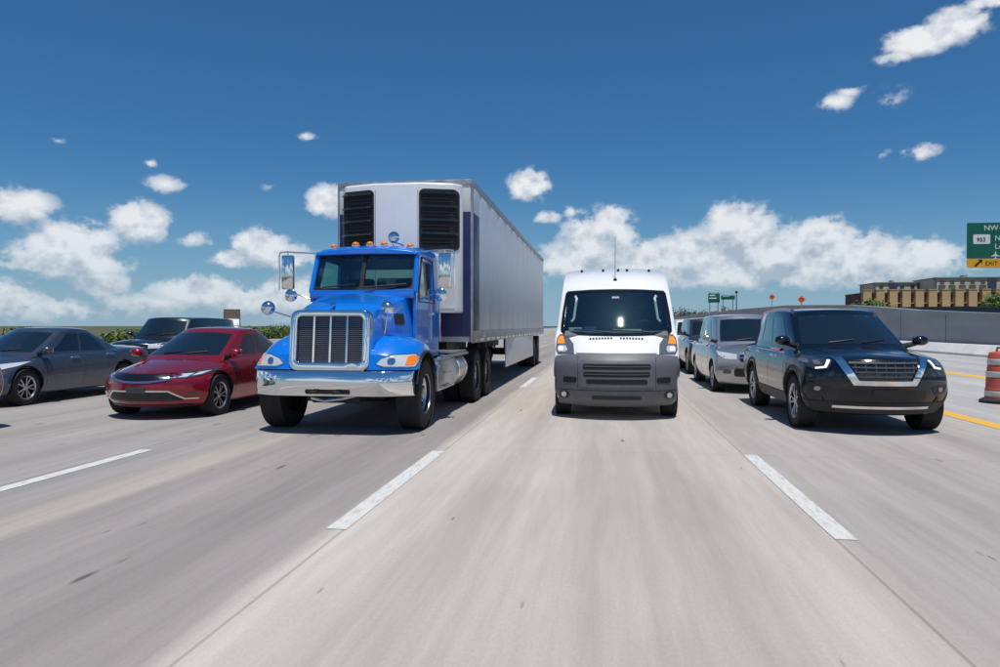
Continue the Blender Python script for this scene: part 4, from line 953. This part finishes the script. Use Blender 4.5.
    for f in (lambda p: p, mirx):
        patch('side_recess', gb, f(rrect(.62, .84, .585, .675, .03)), BLKPL, bump, 'F', .006, .02, res=.05)
        k = patch('fog_recess', gb, f(rrect(.74, .90, .33, .45, .055, 5)), BLKPL, bump, 'F', .006, .02, res=.04)
        patch('fog_lamp', gb, f(rrect(.785, .865, .35, .43, .038, 5)), LENS, k, 'F', .014, .02, res=.03)
        patch('bumper_seam', gb, f([(.60, .50), (.606, .50), (.606, 1.0), (.60, 1.0)]), BLKPL, bump, 'F', .004, .02, res=.06)
        h = patch('headlight', bv, f([(.665, 1.035), (.93, 1.025), (.972, 1.1), (.965, 1.27), (.92, 1.335), (.86, 1.335), (.76, 1.28), (.68, 1.18)]), LENSG, root, 'F', .012, .03, res=.04)
        patch('main_beam', bv, f(rrect(.79, .94, 1.055, 1.155, .035, 5)), LENS, h, 'F', .018, .02, res=.03); patch('main_beam', bv, f(rrect(.84, .92, 1.075, 1.14, .03, 5)), LAMPLIT, h, 'F', .022, .01, res=.03)
        patch('turn_signal', bv, f([(.82, 1.185), (.945, 1.18), (.945, 1.25), (.915, 1.30), (.86, 1.30)]), AMBERL, h, 'F', .018, .02, res=.03)
    MB().tube([(.0, .60, 1.36), (-.35, .66, 1.40), (-.68, .80, 1.425)], .012, 6).build('wiper', BLKPL, root)
    MB().tube([(.62, .70, 1.37), (.3, .64, 1.40), (-.05, .63, 1.415)], .012, 6).build('wiper', BLKPL, root)
    for x in (-.60, -.21, 0.06, .22, .62):
        h, n_, _, _ = bv.ray_cast(Vector((x, -5, 2.47)), Vector((0, 1, 0)))
        MB().ext(rrect(x - .022, x + .022, -.03, .03, .01), 'Z', h.z - .03, h.z + .045).build('roof_marker', BLKPL, root, .008).location = (0, h.y + .02, 0)
    h, n_, _, _ = bv.ray_cast(Vector((.0, -5, 2.28)), Vector((0, 1, 0)))
    m = MB(); m.ball((h.x, h.y, h.z), (.035, .03, .04), 10, 8); m.cyl(h, h + Vector((0, .10, .78)), .006, 6, .003); m.build('antenna', BLKPL, root)
    for s in (-1, 1):
        for y in (.95, 4.4): wheel(root, s*.87, y, .35, .225, 'steel', ALUD, s)
        for y0, y1 in ((1.3, 1.306), (2.25, 2.256), (3.4, 3.406)): patch('door_seam', bv, [(y0, .55), (y1, .55), (y1, 1.35), (y0, 1.35)], BLKPL, root, 'R' if s > 0 else 'L', .002, .01, res=.1)
        patch('sill_trim', bv, [(1.42, .30), (3.9, .30), (3.9, .5), (1.42, .5)], GRYPL, root, 'R' if s > 0 else 'L', .012, .02, res=.1)
        patch('tail_lamp', bv, rrect(5.72, 5.9, 1.0, 1.6, .03), REDL, root, 'R' if s > 0 else 'L', .01, .02)
    m = MB(); m.box(-.72, .72, .5, 5.6, .24, .4)
    for y in (.95, 4.4): m.cyl((-.8, y, .35), (.8, y, .35), .05, 8)
    m.build('underbody', UNDER, root)
van()
# ================================================================== BLUE TRACTOR
BLUE = mat('truck_blue_paint', (.0, .165, .66), .25, .0, coat=1.0, rvar=.04, vscale=2)
TX, TY = -3.67, 9.2
def tractor():
    root = empty('truck_tractor', (TX, TY, 0)); tag(root, 'blue conventional day cab truck with chrome grille and bumper pulling the trailer', 'truck')
    # ---- bumper: deep chrome channel with swept ends
    def bmp(a, b, c):
        x = a*1.135; y = .0 + .26*max(0, abs(a) - .62)**1.5/.38**1.5 + .05*math.cos(math.pi*c)**2*0 + .035*(2*c - 1)**2 + b*.10
        return (x, y, .53 + .345*c)
    bm = dbox('bumper', bmp, [-1, -.97, -.85, -.7, -.55, 0, .55, .7, .85, .97, 1], [0, 1], [0, .04, .22, .5, .78, .96, 1], CHROME, root, 2)
    bb = tree_of(bm)
    sl = patch('bumper_slot', bb, rrect(-.30, .33, .565, .63, .02), BLKPL, bm, 'F', .003, .01, res=.05)
    for x in (-.16, .16): MB().tube([(x - .05, -.02, .575), (x - .03, -.05, .60), (x + .03, -.05, .60), (x + .05, -.02, .575)], .014, 8).build('tow_hook', STEELDK, bm)
    # ---- grille
    gy = .13
    outer = rrect(-.565, .565, .875, 1.70, .12, 6); inner = rrect(-.465, .465, .985, 1.615, .06, 5)
    def tilt(z): return gy + (z - .88)*.10
    gs = plate('grille_surround', outer, [inner], lambda p, h: (p[0], tilt(p[1]) + h - .05, p[1]), .16, CHROME, root, .2)
    bv_ = gs.modifiers.new('b', 'BEVEL'); bv_.width = .022; bv_.segments = 3; bv_.limit_method = 'ANGLE'; bake(gs, 60)
    gp = MB().add([(x, tilt(z) + .06, z) for z in (.95, 1.65) for x in (-.5, .5)] + [(x, tilt(z) + .09, z) for z in (.95, 1.65) for x in (-.5, .5)], [(0,1,3,2),(5,4,6,7),(0,4,5,1),(2,3,7,6),(0,2,6,4),(1,5,7,3)]).build('grille_back', BLKPL, gs)
    SLAT = mat('grille_slat', (.20, .20, .205), .4, .8, rvar=.05)
    slat = None
    for i in range(24):
        z = 1.0 + i*.0262
        if slat is None: slat = MB().add([(-.46, 0, 0), (.46, 0, 0), (.46, .03, .014), (-.46, .03, .014), (-.46, 0, -.006), (.46, 0, -.006), (.46, .03, .008), (-.46, .03, .008)], [(0,1,2,3),(7,6,5,4),(0,4,5,1),(1,5,6,2),(2,6,7,3),(3,7,4,0)]).build('slat', SLAT, gs); o = slat
        else: o = obj('slat', slat.data, None, gs)
        o.location = (0, tilt(z) + .015, z)
    for x in (-.235, .0, .235):
        MB().add([(x + q, tilt(z) + y, z) for z in (.98, 1.62) for y in (-.012, .02) for q in (-.013, .013)], [(0,2,3,1),(4,5,7,6),(0,1,5,4),(2,6,7,3),(0,4,6,2),(1,3,7,5)]).build('grille_bar', CHROME, gs)
    # ---- hood
    def hd(a, b, c):
        y = lerp(.16, 1.62, b); w = pw([(0, .565), (.25, .60), (.6, .70), (1, .79)], b); zt = pw([(0, 1.70), (.06, 1.765), (.3, 1.86), (.7, 1.97), (1, 2.03)], b)
        z = lerp(.92, zt, c) - .10*abs(a)**3*c**3; y += (.03 + .08*(z - .9)) * (1 - b); return (a*w*lerp(1.03, .93, max(0, c - .5)*2), y, z)
    hood = dbox('hood', hd, [-1, -.94, -.7, -.35, 0, .35, .7, .94, 1], [0, .03, .12, .3, .5, .7, .9, 1], [0, .2, .45, .7, .88, .97, 1], BLUE, root, 2)
    hb = tree_of(hood)
    for ax in 'RL': patch('hood_vent', hb, rrect(.95, 1.25, 1.50, 1.66, .03), BLKPL, hood, ax, .006, .02)
    MB().ball((0, .26, 1.775), (.03, .09, .022), 10, 6).build('hood_ornament', CHROME, hood)
    # ---- fenders with wheel openings
    for s in (-1, 1):
        def fd(a, b, c, s=s):
            y = lerp(.10, 1.72, b); zt = pw([(0, 1.10), (.08, 1.22), (.25, 1.36), (.45, 1.39), (.65, 1.33), (.85, 1.12), (1, .92)], b)
            z = lerp(.885, zt, c); t = (a + 1)/2; x = lerp(.50, 1.17, t); x -= .05*c**2*t; y += .20*t**3*(1 - b) + .06*c*(1 - b)
            z -= .16*t**3*c; return (s*x, y, z)
        us = [-1, -.6, -.2, .2, .6, .85, .96, 1]; us = us if s > 0 else us
        f = dbox('fender', fd, us, [0, .03, .1, .2, .32, .45, .58, .7, .82, .93, 1], [0, .06, .3, .6, .85, .97, 1], BLUE, root, 2)
        cut(f, [MB().cyl((s*.72, .92, .52), (s*1.5, .92, .52), .60, 44)], UNDER)
        fb = tree_of(f); g = (lambda p: p) if s > 0 else mirx
        h = patch('headlight', fb, g([(.66, .965), (.76, .935), (1.135, .925), (1.155, 1.05), (1.10, 1.085), (.86, 1.075), (.72, 1.03)]), LENS, f, 'F', .014, .03, res=.04)
        patch('headlight_trim', fb, g([(.64, .965), (.755, .915), (1.145, .91), (1.17, 1.06), (1.11, 1.105), (.85, 1.092), (.70, 1.045)]), CHROME, h, 'F', .008, .02, res=.04)
        patch('lamp_bulb', fb, g(rrect(.80, .90, .955, 1.045, .04, 5)), CHROME, h, 'F', .020, .02, res=.03)
        patch('turn_signal', fb, g([(1.02, .945), (1.125, .94), (1.14, 1.045), (1.09, 1.07), (1.03, 1.06)]), AMBER, h, 'F', .020, .02, res=.03)
        pts = [(s*1.16, .92 + .60*math.cos(R(k)), .52 + .60*math.sin(R(k))) for k in range(28, 165, 8)]
        MB().tube(pts, .018, 8).build('fender_lip', BLKPL, f)
    # ---- cab
    hw, y0, y1, z0, zb, zt = .845, 1.50, 3.02, .98, 2.02, 2.62
    ys = 1.74           # windshield head
    side = [(y0, z0), (y1, z0), (y1, zt), (ys, zt), (y0, zb)]
    win = [(1.74, 1.90), (2.62, 1.90), (2.62, 2.50), (1.96, 2.52), (1.72, 2.02)]
    cab = None
    for s in (-1, 1):
        p = plate('cab_side', side, [win], lambda p, h, s=s: (s*(hw - h - .05*max(0, p[1] - zb)), p[0], p[1]), .05, BLUE, root, .3)
        pv = tree_of(p)
        patch('side_window', pv, [(y, z) for y, z in win], glass('truck_glass', (.66, .80, .77)), p, 'R' if s > 0 else 'L', -.02, .026, res=.3) if False else plate('side_window', win, [], lambda q, h, s=s: (s*(hw - .02 - h - .05*max(0, q[1] - zb)), q[0], q[1]), .006, glass('truck_glass', (.66, .80, .77)), p, .4)
        MB().tube([(s*(hw + .004), 1.68, 1.86), (s*(hw + .004), 2.66, 1.86), (s*(hw - .025), 2.66, 2.56), (s*(hw - .02), 1.95, 2.57), (s*(hw + .004), 1.66, 2.04), (s*(hw + .004), 1.68, 1.86)], .012, 6).build('window_seal', BLKPL, p)
        for a, b in (((1.60, z0 + .04), (1.60, 1.95)), ((2.72, z0 + .04), (2.72, 2.58)), ((1.60, z0 + .04), (2.72, z0 + .04))):
            m = MB(); d = Vector((0, b[0] - a[0], b[1] - a[1])).normalized()*.0; m.cyl((s*(hw - .008), a[0], a[1]), (s*(hw - .008 - .05*max(0, b[1] - zb)), b[0], b[1]), .011, 6); m.build('door_seam', BLKPL, p)
        m = MB(); m.box(s*hw - .02, s*hw + .035, 2.46, 2.60, 1.66, 1.70); m.build('door_handle', CHROME, p, .01)
        MB().tube([(s*(hw + .0), 2.80, 1.2), (s*(hw + .07), 2.80, 1.22), (s*(hw + .07), 2.80, 2.1), (s*(hw + .0), 2.80, 2.12)], .016, 8).build('grab_rail', CHROME, p)
    back = plate('cab_back', [(-hw + .05, z0), (hw - .05, z0), (hw - .08, zt), (-hw + .08, zt)], [rrect(-.55, .55, 2.02, 2.46, .05)], lambda p, h: (p[0], y1 - h, p[1]), .04, BLUE, root, .3)
    plate('rear_window', rrect(-.56, .56, 2.01, 2.47, .05), [], lambda p, h: (p[0], y1 - .016 - h, p[1]), .006, glass('truck_glass', (.66, .80, .77)), back, .4)
    # front frame with two panes and centre post
    def fm(p, h): return (p[0], lerp(y0, ys, (p[1] - zb)/(zt - zb)) - .055*(1 - (p[0]/hw)**2)*1.6 + h, p[1])
    out = [(-hw + .004, zb), (-.4, zb), (0, zb), (.4, zb), (hw - .004, zb), (hw - .034, zt), (.4, zt), (0, zt), (-.4, zt), (-hw + .034, zt)]
    pr = rrect(.028, .775, zb + .045, zt - .05, .05)
    fr = plate('windshield_frame', out, [pr, mirx(pr)], fm, .05, BLKPL, root, .12)
    for g in (lambda p: p, mirx):
        plate('windshield', g(rrect(.02, .785, zb + .035, zt - .04, .05)), [], lambda p, h: fm(p, h + .02), .006, glass('windshield_glass', (.68, .82, .79)), fr, .12)
    for s in (-1, 1):    # painted pillars
        MB().tube([(s*(hw - .012), y0 - .002, zb - .02), (s*(hw - .040), ys - .004, zt + .02)], .04, 10).build('pillar', BLUE, fr)
        MB().tube([(s*.05 if s > 0 else -.72, y0 - .12 + (0 if s > 0 else .07), zb + .05), (s*.4, y0 - .075, zb + .075), (s*.7 if s > 0 else -.08, y0 - .02 - (.08 if s < 0 else 0), zb + .10)], .010, 6).build('wiper', BLKPL, fr)
    MB().ext([(-hw + .02, 0), (hw - .02, 0), (hw - .02, .22), (-hw + .02, .22)], 'Z', 1.90, 2.035).build('cowl', BLUE, root, .02).location = (0, y0 - .09, 0)
    def rf(a, b, c):
        y = lerp(ys - .19 + .10*abs(a)**2, y1 + .02, b); z = lerp(zt - .03, zt + .06 + .11*(1 - (1 - min(1, b/.35))**2)*(1 - .25*max(0, b - .6)), c)
        return (a*lerp(hw - .0, hw - .06, c), y, z - .05*abs(a)**3*c)
    roof = dbox('roof', rf, [-1, -.94, -.7, -.35, 0, .35, .7, .94, 1], [0, .03, .15, .35, .6, .85, .97, 1], [0, .25, .8, 1], BLUE, root, 2)
    rb = tree_of(roof)
    VIS = mat('visor_blue', (.006, .10, .33), .3, .4, coat=1)
    for x in (-.60, -.235, -.0, .235, .66):
        h, n_, _, _ = rb.ray_cast(Vector((x, 1.86, 5)), Vector((0, 0, -1)))
        m = MB(); m.ball((0, 0, .02), (.055, .075, .045), 12, 8); o = m.build('marker_light', AMBER, roof); o.location = h
        MB().cyl((0, 0, -.02), (0, 0, .012), .065, 14).build('marker_base', CHROME, o)
    h, n_, _, _ = rb.ray_cast(Vector((.36, 1.96, 5)), Vector((0, 0, -1)))
    m = MB(); m.lathe([(0, -.06), (.06, -.05), (.095, .0), (.09, .02), (0, .01)], (0, 0, .13), 20, 'Y'); m.cyl((0, 0, -.02), (0, 0, .10), .016, 8); m.cyl((.0, 0, .06), (.16, .02, -.0), .012, 8)
    m.build('round_horn', CHROME, roof).location = h
    # ---- floor, dash, seats, wheel
    INT = mat('truck_interior', (.06, .065, .065), .8, var=.2, vscale=4)
    MB().box(-hw + .055, hw - .055, 1.55, y1 - .05, z0, z0 + .06).build('cab_floor', INT, root)
    MB().box(-hw + .055, hw - .055, y0 + .06, y0 + .42, 1.5, 2.0).build('dashboard', INT, root, .03)
    for x in (-.42, .42):
        o = MB().box(x - .24, x + .24, 2.1, 2.6, 1.25, 1.55).build('seat', SEATM, root, .05); MB().box(x - .23, x + .23, 2.56, 2.74, 1.5, 2.28).build('seat_back', SEATM, o, .05)
    A = [2*math.pi*i/24 for i in range(25)]
    m = MB(); m.tube([(.42 + .22*math.cos(a), 2.02 - .11*math.sin(a), 2.03 + .10*math.sin(a)) for a in A], .016, 8); m.cyl((.42, 1.9, 1.8), (.42, 2.02, 2.03), .04, 8); m.build('steering_wheel', BLKPL, root)
    # colourful cloth behind the driver window
    me = MB().box(-.012, .012, 0, .34, 0, .50).build('striped_cloth', None, None); c = mat('striped_cloth_dye', (.5, .1, .05), .8); t = c.node_tree
    tcn = t.nodes.new('ShaderNodeTexCoord'); sp = t.nodes.new('ShaderNodeSeparateXYZ'); rp = t.nodes.new('ShaderNodeValToRGB'); rp.color_ramp.interpolation = 'CONSTANT'; e = rp.color_ramp.elements
    e[0].position = 0; e[0].color = (.40, .04, .04, 1); e[1].position = .22; e[1].color = (.55, .10, .06, 1)
    for q, cl in ((.28, (.62, .20, .03, 1)), (.36, (.10, .28, .06, 1))): k = e.new(q); k.color = cl
    e.new(.43).color = (.70, .50, .05, 1)
    t.links.new(tcn.outputs['Object'], sp.inputs[0]); t.links.new(sp.outputs[2], rp.inputs[0]); t.links.new(rp.outputs[0], t.nodes['Principled BSDF'].inputs['Base Color'])
    me.data.materials.clear(); me.data.materials.append(c); me.location = (TX + .70, TY + 2.22, 1.94); tag(me, 'red yellow and green striped cloth hanging inside the truck door window', 'cloth')
    # ---- mirrors
    for s in (-1, 1):
        mh = MB().box(-.10, .10, -.03, .04, -.27, .27).build('mirror', CHROME, root, .025); mh.location = (s*1.27, 1.62, 2.33)
        MB().box(-.085, .085, .041, .046, -.25, .25).build('mirror_glass', ALU, mh)
        MB().tube([(-s*(.43 + .02), .03, .29), (s*.02, 0, .32), (s*.13, 0, .31), (s*.145, 0, .25), (s*.145, 0, -.28)], .013, 8).build('mirror_arm', CHROME, mh)
        MB().tube([(s*.0, 0, .31), (s*.0, 0, -.34), (-s*.2, .0, -.36), (-s*.44, .05, -.46)], .013, 8).build('mirror_arm', CHROME, mh)
        MB().lathe([(0, -.05), (.06, -.045), (.10, -.01), (.095, .02), (0, .025)], (-s*.06, -.02, -.37), 20, 'Y').build('convex_mirror', CHROME, mh)
    for x, y, z, bx, by, bz in ((-1.14, .66, 1.74, -.60, .62, 1.56), (.68, .55, 1.72, .62, .62, 1.36)):
        m = MB(); m.lathe([(0, -.07), (.05, -.065), (.09, -.035), (.105, .01), (.1, .025), (0, .03)], (0, 0, 0), 22, 'Y'); o = m.build('hood_mirror', CHROME, root); o.location = (x, y, z)
        MB().tube([(0, .02, -.03), ((bx - x)*.25, .03, -.13 if x > 0 else -.07), (bx - x, by - y, bz - z)], .011, 8).build('mirror_stalk', CHROME, o)
    # ---- chassis
    for s in (-1, 1): MB().box(s*.43 - .045, s*.43 + .045, .16, 6.9, .70, .97).build('frame_rail', STEELDK, root)
    m = MB(); m.cyl((-.95, .92, .50), (.95, .92, .50), .07, 10); m.box(-.55, .55, .84, 1.0, .42, .56); m.build('front_axle', STEELDK, root)
    m = MB(); m.box(-.35, .40, .2, .5, .45, .72); m.cyl((-.3, .3, .47), (.35, .3, .47), .05, 10); m.build('oil_pan', STEELDK, root)
    MB().tube([(-.25, .12, .50), (-.05, .08, .47), (.2, .08, .50), (.38, .12, .54)], .022, 8).build('tow_bar', ALU, root)
    for s in (-1, 1): wheel(root, s*1.00, .92, .505, .30, 'truck', ALU, s)
    for y in (4.75, 6.05):
        MB().cyl((-.9, y, .51), (.9, y, .51), .1, 12).build('drive_axle', STEELDK, root)
        for s in (-1, 1):
            wheel(root, s*1.085, y, .51, .27, 'truck', ALUD, s); wheel(root, s*.76, y, .51, .27, 'truck', ALUD, s)
    for s in (-1, 1):
        st = MB().box(s*.86 - .28, s*.86 + .28, 1.75, 3.0, .46, .93).build('tool_box', ALU, root, .03)
        for z in (.50, .72): MB().box(s*1.12 - .06, s*1.12 + .06, 1.85, 2.55, z, z + .03).build('step', ALUD, st, .008)
        tk = MB().cyl((s*.86, 3.06, .70), (s*.86, 4.12, .70), .30, 30).build('fuel_tank', ALU, root, .03)
        for y in (3.25, 3.9): MB().lathe([(.302, y), (.312, y + .002), (.312, y + .05), (.302, y + .052)], (s*.86, 0, .70), 30, 'Y').build('tank_strap', CHROME, tk)
        MB().box(s*.92 - .28, s*.92 + .28, 6.62, 6.64, .25, .95).build('mud_flap', RUBBER, root)
        MB().box(s*1.14 - .02, s*1.14 + .02, 1.75, 4.15, .96, 1.0).build('catwalk_edge', ALUD, root)
    MB().box(-1.12, 1.12, 3.06, 4.15, 1.01, 1.04).build('deck_plate', ALUD, root)
    MB().cyl((0, 5.3, .97), (0, 5.3, 1.17), .48, 28).build('fifth_wheel', STEELDK, root)
    # air lines between cab and trailer: red coil with glad hand
    REDH = mat('red_hose', (.45, .01, .015), .45)
    m = MB(); pts = []
    for i in range(90):
        a = i*.75; t_ = i/89; pts.append((.62 + .07*math.cos(a), 3.25 + .75*t_, 1.38 + .07*math.sin(a) - .25*math.sin(math.pi*t_)*.5))
    m.tube(pts, .016, 6); m.build('air_hose', REDH, root)
    m = MB(); m.box(.50, .74, 3.04, 3.16, 1.28, 1.50); m.build('air_connector', REDH, root, .02)
    MB().tube([(.75, 3.2, 1.04), (.75, 3.22, 1.9), (.72, 3.2, 2.3)], .03, 8).build('hose_tender', CHROME, root)
tractor()
# ================================================================== TRAILER
def trailer():
    root = empty('semi_trailer', (TX - .04, TY + 4.0, 0)); tag(root, 'long white and grey refrigerated semi trailer behind the blue truck', 'trailer')
    Wd, zb, zt, Ln = 1.30, 1.18, 4.20, 16.1
    SIDE = mat('trailer_side', (.62, .63, .65), .40, .2, var=.10, vscale=1.2, rvar=.12, stretch=(1, .15, 1)); NAVYP = mat('trailer_navy', (.004, .012, .085), .5, 0, coat=.1, rvar=.05); WH = mat('trailer_white', (.60, .61, .62), .45, 0, var=.10, vscale=1.5, rvar=.1)
    MB().box(-Wd + .03, Wd - .03, .06, Ln - .02, zb, zt - .02).build('cargo_box', SIDE, root)
    # side skin panels
    n = 12
    for s in (-1, 1):
        first = None
        for i in range(n):
            a = .75 + (Ln - .8)*i/n; b = .75 + (Ln - .8)*(i + 1)/n
            if first is None: first = MB().box(-.015, .015, .004, b - a - .004, zb + .22, zt - .13).build('side_panel', SIDE, root, .004); o = first
            else: o = obj('side_panel', first.data, None, root)
            o.location = (s*(Wd - .015), a, 0)
        MB().box(s*(Wd - .005) - .022, s*(Wd - .005) + .022, .03, Ln - .02, zb - .02, zb + .21).build('bottom_rail', ALUD, root, .006)
        MB().box(s*(Wd - .005) - .022, s*(Wd - .005) + .022, .03, Ln - .02, zt - .12, zt).build('top_rail', ALUD, root, .01)
        MB().box(s*(Wd - .012) - .02, s*(Wd - .012) + .02, .03, .745, zb + .215, zt - .60).build('navy_side_panel', NAVYP, root, .006)
        MB().box(s*(Wd - .012) - .02, s*(Wd - .012) + .02, .03, .745, zt - .595, zt - .125).build('white_side_panel', WH, root, .006)
        for k in range(4): MB().box(s*(Wd + .012) - .008, s*(Wd + .012) + .008, 1.2 + k*3.6, 1.32 + k*3.6, zb + .07, zb + .13).build('side_marker', AMBER, root, .004)
        for k in range(22):
            o = MB().box(s*(Wd + .0205) - .0025, s*(Wd + .0205) + .0025, .1 + k*.72, .1 + k*.72 + .44, zb + .005, zb + .055).build('reflective_tape', REDL if k % 2 == 0 else SWHT, root)
        m = MB(); m.box(s*1.22 - .012, s*1.22 + .012, 5.2, 12.5, .42, zb - .01); m.build('side_skirt', SIDE, root, .004)
    MB().box(-Wd + .02, Wd - .02, .0, .05, zb + .1, zt - .60).build('navy_front', NAVYP, root, .006)
    MB().box(-Wd + .02, Wd - .02, .0, .05, zt - .595, zt - .06).build('white_front', WH, root, .006)
    for s in (-1, 1): MB().box(s*Wd - .05 - (.03 if s > 0 else -.03), s*Wd + .05 - (.03 if s > 0 else -.03), -.012, .08, zb, zt - .01).build('corner_post', ALUD, root, .02) if False else MB().cyl((s*(Wd - .02), .035, zb), (s*(Wd - .02), .035, zt - .03), .038, 12).build('corner_post', NAVYP if False else ALUD, root)
    MB().box(-Wd, Wd, -.02, .12, zt - .09, zt + .012).build('front_top_rail', ALUD, root, .02)
    MB().box(-Wd + .01, Wd - .01, .1, Ln - .03, zt - .015, zt + .006).build('roof', WH, root)
    # ---- refrigeration unit: chamfered plan, louvres on the chamfers
    zu0, zu1 = 1.72, 4.08
    pl = [(-1.14, -.02), (-1.14, -.16), (-1.03, -.33), (-.46, -.52), (.46, -.52), (1.03, -.33), (1.14, -.16), (1.14, -.02)]
    ru = MB().ext(pl, 'Z', zu0, zu1).build('refrigeration_unit', WHITE, root, .05, 4)
    ub = tree_of(ru)
    for f in (lambda p: p, mirx):
        lv = patch('louvre_frame', ub, f(rrect(.42, 1.10, 2.84, 3.96, .10, 5)), BLKPL, ru, 'F', .012, .02, res=.08)
        for i in range(4):
            z = 2.93 + i*.245; patch('louvre_opening', ub, f(rrect(.475, 1.05, z, z + .205, .03)), UNDER, lv, 'F', .020, .01, res=.08)
            patch('louvre_bar', ub, f(rrect(.455, 1.07, z + .205, z + .24, .015)), BLKGL, lv, 'F', .05, .04, res=.08)
            for q in (.06, .12): patch('louvre_slat', ub, f(rrect(.48, 1.045, z + q - .005, z + q + .012, .004, 2)), BLKPL, lv, 'F', .032, .02, res=.1)
    patch('front_seam', ub, [(-.40, 1.8), (-.393, 1.8), (-.393, 3.95), (-.40, 3.95)], GRYPL, ru, 'F', .002, .01, res=.2); patch('front_seam', ub, [(.393, 1.8), (.40, 1.8), (.40, 3.95), (.393, 3.95)], GRYPL, ru, 'F', .002, .01, res=.2)
    patch('lower_grille', ub, rrect(-.37, .37, 1.85, 2.35, .05), BLKPL, ru, 'F', .006, .02, res=.1)
    patch('control_box', ub, rrect(.60, 1.03, 1.80, 2.75, .03), WH, ru, 'F', .02, .03, res=.1)
    # ---- running gear
    MB().cyl((0, 1.3, zb - .06), (0, 1.3, zb + .01), .42, 24).build('kingpin_plate', STEELDK, root)
    for s in (-1, 1):
        g = MB().box(s*.85 - .06, s*.85 + .06, 3.9, 4.02, .32, zb).build('landing_leg', STEELDK, root); MB().box(s*.85 - .13, s*.85 + .13, 3.84, 4.08, .29, .32).build('foot', STEELDK, g)
        MB().box(s*.5 - .05, s*.5 + .05, 10.4, 15.5, .72, zb - .005).build('slider_rail', STEELDK, root)
        MB().box(s*.92 - .28, s*.92 + .28, 15.2, 15.22, .25, 1.1).build('mud_flap', RUBBER, root)
    MB().box(-.05, .05, 3.92, 4.0, .75, .9).build('landing_brace', STEELDK, root) if False else MB().cyl((-.85, 3.96, .8), (.85, 3.96, .8), .04, 8).build('landing_brace', STEELDK, root)
    for y in (13.2, 14.45):
        MB().cyl((-.9, y, .51), (.9, y, .51), .09, 12).build('axle', STEELDK, root)
        for s in (-1, 1):
            wheel(root, s*1.085, y, .51, .27, 'truck', ALUD, s); wheel(root, s*.76, y, .51, .27, 'truck', ALUD, s)
    MB().box(-1.1, 1.1, Ln - .12, Ln - .05, .5, .6).build('rear_guard', ALUD, root)
    for s in (-1, 1):
        MB().box(s*.7 - .04, s*.7 + .04, Ln - .11, Ln - .06, .58, zb).build('guard_strut', ALUD, root)
        MB().box(s*.65 - .62, s*.65 + .62, Ln - .02, Ln + .02, zb + .15, zt - .15).build('rear_door', SIDE, root, .01)
trailer()
